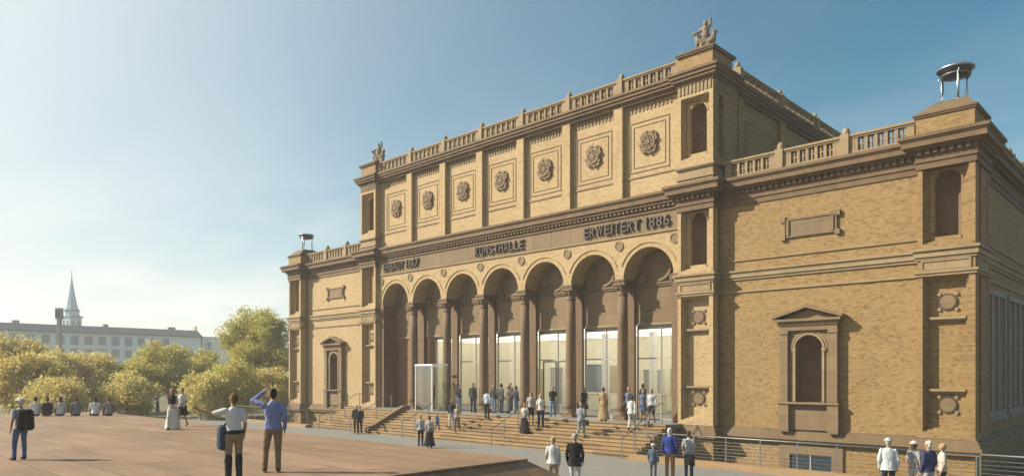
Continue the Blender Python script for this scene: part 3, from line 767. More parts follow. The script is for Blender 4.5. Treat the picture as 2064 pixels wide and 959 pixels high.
# brick infill in the first bays, glazing in the rest
b = MB(); b.box(-XI0, -7.35, YB+.04, YB+.3, 1.31, 6.10); b.build('brick_infill', 'red_brick', museum)
YG = YB+.12
spans = [(-7.33, -5.1-.26)] + [((k-3)*BAY-1.7+.27, (k-3)*BAY+1.7-.27) for k in range(2, 7)]
for i, (x0, x1) in enumerate(spans):
    f = MB(); f.frame(x0, x1, 1.31, 6.10, .06, YG-.04, YG+.06); f.box(x0+.06, x1-.06, YG-.03, YG+.05, 4.38, 4.45)
    f.box(x0+.06, x1-.06, YG+.06, YG+.12, 5.90, 6.04)
    nm = 2 if x1-x0 > 2.5 else 1
    wd = (x1-x0)/nm
    for j in range(1, nm): f.box(x0+wd*j-.025, x0+wd*j+.025, YG-.035, YG+.055, 1.37, 6.04)
    wo_ = f.build('glazing_frame', 'grey_frame', museum)
    for j in range(nm):
        for (za, zb) in ((1.37, 4.38), (4.45, 6.04)):
            p_ = MB(); p_.box(x0+wd*j+.03, x0+wd*(j+1)-.03, YG, YG+.015, za, zb); p_.build('pane', 'glass', wo_)
    if i == 3:          # entrance door leaves
        for q in (-1, 1):
            d_ = MB(); xx = (x0+x1)/2+q*.55; d_.frame(xx-.5, xx+.5, 1.37, 4.36, .07, YG-.09, YG-.045); d_.build('door_frame', 'dark_frame', wo_)

# ------------------------------------------------------------------ stairs
SX0, SX1, NS = -13.9, 12.25, 9
stair = thing('staircase', 'broad ochre stone staircase of nine steps in front of the arcade', 'staircase')
rise = 1.3/NS; run = .325
xs_ = [SX0]
while xs_[-1] < SX1-1.2: xs_.append(min(SX1, xs_[-1]+2.18))
xs_[-1] = SX1
for k in range(NS):
    y0 = -4.6+run*k; z1 = rise*(k+1)
    for j in range(len(xs_)-1):
        b = MB(); dz = random.uniform(-.004, .004)
        x0, x1 = xs_[j]+.004, xs_[j+1]-.004
        b.box(x0, x1, y0-.03, y0+run+.06, z1-.045, z1+dz); b.box(x0, x1, y0+.02, y0+run+.05, z1-rise-.02, z1-.045)
        b.build('step_slab', 'step_stone', stair)
b = MB()
pts = [(-4.56, -.1)] + sum([[(-4.56+run*k, rise*(k+1)-.05), (-4.56+run*(k+1), rise*(k+1)-.05)] for k in range(NS)], []) + [(-1.66, -.1)]
vs_ = [(SX0+.02, y, z) for y, z in pts] + [(SX1-.012, y, z) for y, z in pts]; n = len(pts)
b.add(vs_, [tuple(range(n)), tuple(range(2*n-1, n-1, -1))] + [(i, i+n, (i+1) % n+n, (i+1) % n) for i in range(n)])
b.build('stair_core', 'brown_stone', stair)
b = MB(); b.box(SX0, SX1-.002, -2.02, -1.66, 1.255, 1.318); b.build('landing_nosing', 'pavement_stone', stair)
b = MB(); b.box(SX0, SX1-.03, -1.64, YP-.3, -.1, 1.25); b.build('landing_block', 'brown_stone', stair)
# sloping cheek wall that divides off the left-hand flight
XC = -7.2
ck = MB(); hh = .36
vs_ = []
prof = [(-4.75, -.02), (-4.75, .30), (-2.0, 1.3+hh-.05), (-1.5, 1.3+hh-.05), (-1.5, 1.0), (-2.0, .9), (-4.2, -.02)]
n = len(prof); vs_ = [(XC-.16, y, z) for y, z in prof] + [(XC+.16, y, z) for y, z in prof]
ck.add(vs_, [tuple(range(n)), tuple(range(2*n-1, n-1, -1))] + [(i, i+n, (i+1) % n+n, (i+1) % n) for i in range(n)])
ck.build('cheek_wall', 'brown_stone', stair)

# kerbs and railings round the light wells in front of both wings
def railing(x0, x1, label, name='railing', y=-4.75, z=.22, step=1.45):
    rl = thing(name, label, 'railing', None, (x0, y, z))
    L = x1-x0; n_ = max(1, round(L/step))
    b = MB(); b.tube([(0,0,.95), (L,0,.95)], .026, 8); b.build('top_rail', 'steel', rl)
    for k in range(n_+1):
        b = MB(); b.box(L*k/n_-.02, L*k/n_+.02, -.012, .012, 0, .93); b.build('post', 'steel', rl)
    for j in range(6):
        b = MB(); b.tube([(0,0,.12+.13*j), (L,0,.12+.13*j)], .007, 6); b.build('cable', 'steel', rl)
    return rl
kb = MB(); kb.box(SX1+.02, 27.0, -5.0, -4.5, -.2, .20); kb.box(SX1+.022, 27.0, -5.16, -5.0, -.2, .09)
tag(kb.build('kerb_wall', 'step_stone'), 'low brown stone kerb along the light well under the right wing', 'kerb')
kb = MB(); kb.box(-26.5, SX0-.02, -5.0, -4.5, -.2, .20)
tag(kb.build('kerb_wall', 'step_stone'), 'low brown stone kerb along the light well under the left wing', 'kerb')
b = MB(); b.box(-27, 30, -4.62, 1.0, -1.7, -1.5); struct(b.build('light_well_floor', 'pavement_stone'))
railing(SX1+.25, 24.9, 'thin steel cable railing in front of the right wing basement')
railing(25.0, 29.5, 'thin steel cable railing running on past the right-hand corner of the museum')
railing(-26.0, SX0-.2, 'thin steel cable railing in front of the left wing basement')
def handrail(x, label):
    h_ = thing('handrail', label, 'handrail', 'handrails on the museum stairs', (x, 0, 0))
    b = MB(); b.tube([(0,-5.05,.88),(0,-4.75,.95),(0,-2.1,2.25),(0,-1.7,2.28)], .022, 8); b.build('rail', 'steel', h_)
    for y, z0, z1 in ((-5.0, 0, .89), (-4.10, rise*2, 1.28), (-3.05, rise*5, 1.79), (-1.85, 1.3, 2.27)):
        b = MB(); b.box(-.025, .025, y-.015, y+.015, z0-.02, z1); b.build('post', 'steel', h_)
handrail(11.95, 'steel handrail at the right-hand end of the stairs')
handrail(4.0, 'steel handrail in the middle of the broad stairs')
handrail(-3.3, 'steel handrail on the stairs below the glass vestibule')
handrail(-8.6, 'steel handrail beside the sloping cheek wall')
handrail(-12.2, 'steel handrail at the left-hand end of the stairs')

# glass vestibule on the landing
vb = thing('glass_vestibule', 'frameless glass vestibule box with white top edge on the landing', 'vestibule', None, (-6.55, -1.45, 1.30))
vw, vd, vh = 1.65, 1.3, 2.85
for (x, y) in ((0,0), (vw,0), (0,vd), (vw,vd)):
    b = MB(); b.box(x-.022, x+.022, y-.022, y+.022, 0, vh); b.build('corner_post', 'light_frame', vb)
b = MB(); b.box(-.04, vw+.04, -.04, .04, vh, vh+.09); b.box(-.04, vw+.04, vd-.04, vd+.04, vh, vh+.09); b.box(-.04, .04, .04, vd-.04, vh, vh+.09); b.box(vw-.04, vw+.04, .04, vd-.04, vh, vh+.09)
b.build('top_frame', 'white_render', vb)
for (a, c_) in (((0.035,-.008,0.02),(vw/2-.02,.008,vh)), ((vw/2+.02,-.008,0.02),(vw-.035,.008,vh)), ((-.008,.035,0.02),(.008,vd-.035,vh)), ((vw-.008,.035,0.02),(vw+.008,vd-.035,vh))):
    b = MB(); b.box(a[0], c_[0], a[1], c_[1], a[2], c_[2]); b.build('pane', 'vestibule_glass', vb)

#PART2
# ------------------------------------------------------------------ figures: capsules and lofts fused into one skin
SKIN = (0.50, 0.30, 0.19); SKIN2 = (0.42, 0.24, 0.15)
FAB = {}
def fab(c, rough=0.85):
    key = tuple(round(x, 3) for x in c)
    if key not in FAB:
        nm = 'cloth_%d' % len(FAB)
        m, nt, p, _ = newmat(nm)
        n1 = noisetex(nt, coords(nt), 16, 5, 0.75)
        cc = mixcol(nt, ramp(nt, n1, 0.3, 0.7), tuple(x*.54 for x in c), tuple(min(1, x*.74) for x in c))
        nt.links.new(cc, p.inputs['Base Color']); p.inputs['Roughness'].default_value = rough
        p.inputs['Specular IOR Level'].default_value = 0.2
        FAB[key] = m
    return FAB[key]

class Fig:
    """closed shells that are fused by a voxel remesh; each shell carries a colour"""
    def __init__(s): s.v = []; s.f = []; s.c = []; s.p = []; s.pri = 1
    def shell(s, rings, colr):
        """rings: lists of points, equal length; capped"""
        n = len(rings[0]); o = len(s.v)
        for r in rings:
            s.v += [tuple(p) for p in r]; s.c += [colr]*n; s.p += [s.pri]*n
        for i in range(len(rings)-1):
            for k in range(n): s.f.append((o+i*n+k, o+i*n+(k+1) % n, o+(i+1)*n+(k+1) % n, o+(i+1)*n+k))
        s.f.append(tuple(o+k for k in range(n-1, -1, -1))); s.f.append(tuple(o+(len(rings)-1)*n+k for k in range(n)))
    def cap(s, a, b, ra, rb, colr, flat=1.0, n=10):
        a = Vector(a); b = Vector(b); t = (b-a); L = t.length
        if L < 1e-6: t = Vector((0,0,1)); L = 1e-4
        else: t = t/L
        u = t.cross(Vector((0,1,0)));
        if u.length < .1: u = t.cross(Vector((1,0,0)))
        u.normalize(); w = t.cross(u)*flat
        rings = []
        prof = [(-ra*.94, ra*.34), (-ra*.7, ra*.72), (-ra*.3, ra*.95)]
        m = max(3, int(L/.045))
        prof += [(L*i/m, ra+(rb-ra)*i/m) for i in range(m+1)]
        prof += [(L+rb*.3, rb*.95), (L+rb*.7, rb*.72), (L+rb*.94, rb*.34)]
        for d, r in prof:
            c = a+t*d; rings.append([c+u*r*math.cos(2*PI*k/n)+w*r*math.sin(2*PI*k/n) for k in range(n)])
        s.shell(rings, colr)
    def loft(s, secs, colr, n=18):
        """secs: (z, cx, cy, rx, ry)"""
        out = []
        for i in range(len(secs)-1):
            a, b = secs[i], secs[i+1]; m = max(1, int(abs(b[0]-a[0])/.035))
            for j in range(m): out.append([a[q]+(b[q]-a[q])*j/m for q in range(5)])
        out.append(secs[-1])
        s.shell([[(q[1]+q[3]*math.cos(2*PI*k/n), q[2]+q[4]*math.sin(2*PI*k/n), q[0]) for k in range(n)] for q in out], colr)
    def ell(s, c, r, colr, n=12, m=8):
        rings = []
        for i in range(1, m):
            a = PI*i/m; z = -math.cos(a); q = math.sin(a)
            rings.append([(c[0]+r[0]*q*math.cos(2*PI*k/n), c[1]+r[1]*q*math.sin(2*PI*k/n), c[2]+r[2]*z) for k in range(n)])
        s.shell(rings, colr)
    def fuse(s, name, voxel, scale=1.0, wrinkle=.004, skin=(SKIN, SKIN2)):
        me = bpy.data.meshes.new(name+'_shells'); me.from_pydata([tuple(q*scale for q in p) for p in s.v], [], s.f); me.update()
        ob = bpy.data.objects.new('shells', me); col.objects.link(ob)
        md = ob.modifiers.new('r', 'REMESH'); md.mode = 'VOXEL'; md.voxel_size = voxel; md.adaptivity = 0
        sm = ob.modifiers.new('s', 'SMOOTH'); sm.factor = .5; sm.iterations = 3 if voxel < .012 else 2
        dg = bpy.context.evaluated_depsgraph_get(); dg.update()
        out = bpy.data.meshes.new_from_object(ob.evaluated_get(dg)); out.name = name
        kd = kdtree.KDTree(len(s.v))
        for i, p in enumerate(s.v): kd.insert(Vector(p)*scale, i)
        kd.balance()
        cols_ = []; idx = []
        out.materials.clear()
        for p in out.polygons:
            near = kd.find_n(p.center, 10); lim = near[0][2]+.014
            i = max((q for q in near if q[2] <= lim), key=lambda q: (s.p[q[1]], -q[2]))[1]; c = s.c[i]
            if c not in cols_: cols_.append(c); out.materials.append(fab(c) if not isinstance(c, str) else MATS[c])
            idx.append(cols_.index(c))
        out.polygons.foreach_set('material_index', idx)
        out.polygons.foreach_set('use_smooth', [True]*len(idx))
        if wrinkle:
            vcol = {}
            for p, i in zip(out.polygons, idx):
                for v in p.vertices: vcol[v] = cols_[i]
            sd_ = Vector((random.random()*50, random.random()*50, 0))
            nrm = [v.normal.copy() for v in out.vertices]
            for v in out.vertices:
                if vcol.get(v.index) in skin: continue
                q = Vector((v.co.x*11, v.co.y*11, v.co.z*5.5))+sd_
                v.co += nrm[v.index]*(noise.noise(q)*wrinkle+noise.noise(q*2.1+Vector((0,0,v.co.z*9)))*wrinkle*.6)
        out.update()
        bpy.data.objects.remove(ob); bpy.data.meshes.remove(me)
        return out

HAIRS = {'dark': (.03,.022,.018), 'brown': (.10,.055,.03), 'blonde': (.52,.38,.18), 'grey': (.42,.40,.37), 'white': (.68,.66,.62), 'red': (.20,.085,.035)}
def add_hand(F, w, dr, side, fine, colr):
    """palm at wrist w going along dr; five fingers when fine"""
    dr = dr.normalized(); up = Vector((0,1,0)); lat = dr.cross(Vector((1,0,0)))
    if lat.length < .2: lat = dr.cross(Vector((0,0,1)))
    lat.normalize(); nrm_ = dr.cross(lat)
    p1 = w+dr*.085
    for q in (-.022, 0, .022): F.cap(w+dr*.02+lat*q*.7, p1+lat*q*1.1, .016, .017, colr)
    if fine:
        for i, (q, L) in enumerate(((-.033,.060), (-.011,.074), (.011,.070), (.033,.054))):
            b = p1+lat*q; k = b+dr*L*.5+nrm_*.006*side; e = k+dr*L*.45+nrm_*.02*side
            F.cap(b, k, .0098, .0092, colr, n=8); F.cap(k, e, .0092, .008, colr, n=8)
        b = w+dr*.03-lat*.03; F.cap(b, b+dr*.03-lat*.03, .011, .010, colr, n=8); F.cap(b+dr*.03-lat*.03, b+dr*.062-lat*.036, .010, .0085, colr, n=8)
    else:
        F.cap(p1, p1+dr*.065, .028, .016, colr, .6); b = w+dr*.03-lat*.03; F.cap(b, b+dr*.05-lat*.03, .012, .010, colr, n=8)

def person(loc, h, face, label, top=(.5,.5,.5), bottom=(.1,.1,.15), shoes=(.04,.035,.03), hair='brown', female=False, sleeve='long',
           lower='trousers', hem=.30, pose='stand', coat=0.0, longhair=False, hat=None, skin=SKIN, fine=False, boots=None, belt=None,
           arms=None, seed=0, voxel=None, group=None, collar=None, head_turn=0.0):
    random.seed(1000+seed)
    F = Fig(); S = 1.0
    sit = pose == 'sit'
    dz = -.80 if sit else 0.0
    fw = 0.165 if female else 0.19
    lean = .10 if sit else 0.0
    def T(x, y, z):       # upper body moves with the pelvis, leans a little when seated
        z2 = z+dz; return Vector((x, y-(z-.9)*0.0+(lean*(z-.9) if sit else 0)+(.02 if pose == 'walk' else 0)*(z-.9), z2))
    # legs
    F.pri = 0 ; L = {}
    if pose == 'walk':
        st = .17
        L[1] = (Vector((.095,0,.90)), Vector((.095,.15,.51)), Vector((.09,.19,.095)), .02)
        L[-1] = (Vector((-.095,0,.90)), Vector((-.095,.02,.50)), Vector((-.09,-.30,.14)), -.35)
    elif sit:
        for q in (-1, 1): L[q] = (Vector((q*.10,0,.13)), Vector((q*.14,.36,.43)), Vector((q*.13,.62,.075)), 0)
    elif pose == 'contrapposto':
        L[1] = (Vector((.095,0,.90)), Vector((.10,.02,.50)), Vector((.10,-.01,.085)), 0)
        L[-1] = (Vector((-.095,0,.90)), Vector((-.14,.05,.50)), Vector((-.17,.02,.085)), 0)
    else:
        for q in (-1, 1): L[q] = (Vector((q*.09,0,.90)), Vector((q*.10,.015,.50)), Vector((q*.105,-.01,.085)), 0)
    bare = lower in ('skirt', 'shorts')
    for q in (-1, 1):
        hp, kn, an, tl = L[q]
        if bare:
            F.cap(hp, kn, .078, .052, skin); F.cap(kn, an, .052, .034, skin); c2 = kn+(an-kn)*.35; F.cap(kn, c2, .05, .054, skin)
            F.pri = 1
            if lower == 'shorts': e_ = hp+(kn-hp)*.85; F.cap(hp, e_, .098, .088, bottom)
        else:
            F.pri = 1; F.cap(hp, kn, .098, .070, bottom); F.cap(kn, an+Vector((0,0,-.02)), .068, .056, bottom)
        F.pri = 3
        if boots: F.cap(kn+(an-kn)*.12, an, .076, .066, boots)
        sc = boots or shoes
        fdir = Vector((0, math.cos(tl), math.sin(tl)))
        F.cap(an+Vector((0,-.02,-.04)), an+fdir*.13+Vector((0,0,-.048)), .040, .036, sc, 1.0); F.pri = 0
    # pelvis and torso
    F.pri = 1
    wst = .128 if female else .145; hipw = .172 if female else .162; ch = .155 if female else .182
    def ring(z, rx, ry, y=0): p = T(0, y, z); return (p.z, p.x, p.y, rx, ry)
    F.loft([ring(.80,.10,.09), ring(.84,hipw-.02,.115), ring(.92,hipw,.122,-.01), ring(1.0,hipw-.015,.112), ring(1.07,wst+.008,.10)], bottom)
    g = .012
    tors = [ring(.93+ (0.05 if belt else 0), hipw+g, .125+g), ring(1.03, wst+g+.012, .112), ring(1.12,wst+g,.103), ring(1.22,ch-.012+g*.5,.118,.005), ring(1.32,ch+g,.126 if not female else .128,.012), ring(1.40,ch-.01,.108), ring(1.445,ch-.06,.085,-.005), ring(1.475,.075,.068,-.008)]
    if coat: tors = [ring(.93-coat, hipw+.045+coat*.10, .15+coat*.08), ring(.93-coat*.5, hipw+.035, .145)] + [ring(.93, hipw+.03, .142)] + [(a, b, c, d+.014, e+.014) for a, b, c, d, e in tors[1:]]
    F.pri = 2; F.loft(tors, top)
    F.pri = 3
    if belt: F.loft([ring(.955, hipw+.016, .134), ring(.985, hipw+.012, .132)], belt)
    F.pri = 2 if not coat else 1
    if lower in ('skirt', 'longskirt'):
        hz = hem
        F.loft([ring(hz, hipw+.06+(.95-hz)*.12, .15+(.95-hz)*.12), ring((hz+.95)/2, hipw+.03+(.95-hz)*.05, .14), ring(.93, hipw+.015, .13), ring(1.06, wst+.018, .108)], bottom, 22)
    # neck, head
    F.pri = 0
    F.cap(T(0,-.005,1.45), T(0,.008,1.55), .056, .052, skin)
    F.pri = 2
    if collar: F.loft([ring(1.455,.082,.075,-.006), ring(1.50,.068,.066,-.004)], collar)
    hr_ = HAIRS[hair]
    ct, sn = math.cos(head_turn), math.sin(head_turn)
    def H(x, y, z): return T(x*ct-y*sn, x*sn+y*ct, z)
    hc = H(0,.012,1.645); F.pri = 0
    F.ell(hc, (.078,.094,.112), skin, 16, 12)
    F.cap(H(0,.045,1.565), H(0,.055,1.575), .046, .044, skin)
    F.cap(H(0,.098,1.655), H(0,.115,1.625), .012, .016, skin, n=8)
    for q in (-1, 1): F.ell(H(q*.078,.0,1.64), (.014,.024,.034), skin, 8, 6)
    if fine:
        F.pri = 4
        for q in (-1, 1): F.ell(H(q*.030,.093,1.655), (.012,.010,.008), (.03,.02,.015), 8, 6)
        F.cap(H(-.022,.097,1.585), H(.022,.097,1.585), .007, .007, (.35,.13,.10), n=8)
    F.pri = 0; F.ell(H(0,-.016,1.672), (.083,.098,.092), hr_, 16, 12)
    F.ell(H(0,-.045,1.62), (.070,.060,.075), hr_, 14, 10)
    if longhair:
        F.cap(H(0,-.062,1.60), H(0,-.085,1.40), .066, .05, hr_, .7)
        for q in (-1, 1): F.cap(H(q*.065,-.02,1.62), H(q*.07,-.04,1.45), .03, .024, hr_)
    if hat:
        F.pri = 3
        F.ell(H(0,-.005,1.715), (.092,.108,.062), hat, 16, 8)
        c_ = H(0, .01, 1.70); F.loft([(c_.z-.010, c_.x, c_.y, .135, .15), (c_.z+.012, c_.x, c_.y, .125, .14)], hat)
    # arms
    A = arms or {}
    defaults = {1: (Vector((fw+.055,-.03,1.14)), Vector((fw+.045,.06,.90))), -1: (Vector((-fw-.055,-.03,1.14)), Vector((-fw-.045,.06,.90)))}
    if pose == 'walk': defaults = {1: (Vector((fw+.05,-.10,1.16)), Vector((fw+.04,-.10,.92))), -1: (Vector((-fw-.05,.04,1.15)), Vector((-fw-.03,.20,.97)))}
    if sit: defaults = {1: (Vector((fw+.04,.12,1.17)), Vector((.10,.36,1.14))), -1: (Vector((-fw-.04,.12,1.17)), Vector((-.10,.36,1.16)))}
    for q in (-1, 1):
        el_, wr = A.get(q, defaults[q])
        sh = T(q*(fw-.012), -.005, 1.405); el_ = T(*el_); wr = T(*wr)
        F.pri = 0; F.cap(sh, el_, .050, .040, skin); F.cap(el_, wr, .041, .027, skin)
        F.pri = 2
        if sleeve == 'long':
            F.cap(sh, el_, .062, .052, top); F.cap(el_, wr, .052, .038, top)
        elif sleeve == 'short': F.cap(sh, sh+(el_-sh)*.66, .064, .062, top)
        else: F.ell(sh, (.055,.055,.05), top, 10, 8)
        F.pri = 0; add_hand(F, wr, (wr-el_), q, fine, skin)
    s_ = h/1.75
    me = F.fuse('person', voxel or (.0095 if fine else .015), s_, .0095)
    zmin = min(v.co.z for v in me.vertices)
    for v in me.vertices: v.co.z -= zmin
    o = bpy.data.objects.new('person', me); col.objects.link(o)
    o.location = loc; f = Vector(face); o.rotation_euler = (0, 0, math.atan2(-f.x, f.y))
    tag(o, label, 'person', group)
    return o

AWAY = (-.695, .719); LEFT = (-.719, -.695); RIGHT = (.719, .695); BACK = (.695, -.719); IN = (0, 1); OUT = (0, -1)
W = (.72,.72,.70); LG = (.50,.51,.52); BK = (.016,.015,.017); KH = (.34,.245,.145); JN = (.10,.17,.30); DG = (.075,.08,.09); NV = (.03,.045,.09)

# --- on the terrace
person((15.30,-23.62,TZ), 1.80, (-.95,.30), 'woman in white T-shirt and dark boots pointing out over the terrace', W, KH, hair='red', female=True, sleeve='short', fine=True,
       boots=(.02,.025,.035), belt=(.02,.025,.035), pose='stand', arms={-1: (Vector((-.40,.12,1.34)), Vector((-.64,.17,1.43)))}, seed=1, head_turn=.3)
person((14.86,-22.50,TZ), 1.88, (-.90,.45), 'man in lavender blue shirt shading his eyes with a raised hand', (.24,.28,.52), (.30,.21,.125), hair='dark', sleeve='long', fine=True,
       pose='contrapposto', arms={-1: (Vector((-.40,.12,1.50)), Vector((-.17,.16,1.68)))}, seed=2, shoes=(.22,.10,.05), collar=(.45,.55,.70))
person((7.93,-25.85,TZ), 1.58, (-.95,-.35), 'man in white cap, pale shirt and blue jeans standing alone at far left', (.55,.56,.56), JN, hair='white', sleeve='short', fine=False, voxel=.011, pose='contrapposto', hat=(.70,.70,.68), seed=3)
person((0.2,-19.1,TZ), 1.66, (.7,-.7), 'woman in black top and long white skirt walking on the terrace', BK, (.70,.68,.62), hair='blonde', female=True, sleeve='none', lower='longskirt', hem=.05, pose='walk', longhair=True, seed=4)
person((-1.35,-18.1,TZ), 1.64, (.7,-.7), 'woman in white shirt and short dark skirt beside the long white skirt', W, BK, hair='brown', female=True, sleeve='short', lower='skirt', hem=.52, pose='walk', seed=5)
seat = [(-14.6,-20.45,(.85,.84,.80),'dark','white T-shirt at the left end of the seated row'), (-14.2,-20.0,BK,'dark','black jacket, second from left in the seated row'),
        (-13.8,-19.5,(.72,.70,.68),'brown','pale grey shirt, third from left in the seated row'), (-13.25,-18.9,(.20,.22,.25),'dark','slate grey top, fourth from left in the seated row'),
        (-12.55,-18.2,(.88,.88,.90),'brown','light shirt, fifth from left in the seated row'), (-12.05,-17.7,(.26,.25,.24),'brown','mottled grey top at the right end of the seated row')]
for i, (x, y, c, hr, lb) in enumerate(seat):
    person((x, y, TZ), 1.84, (-1, .15), 'seated person in '+lb, c, (.06,.065,.08), hair=hr, female=i % 2 == 1, pose='sit', seed=10+i, group='people seated at the terrace edge', longhair=i in (2, 4))

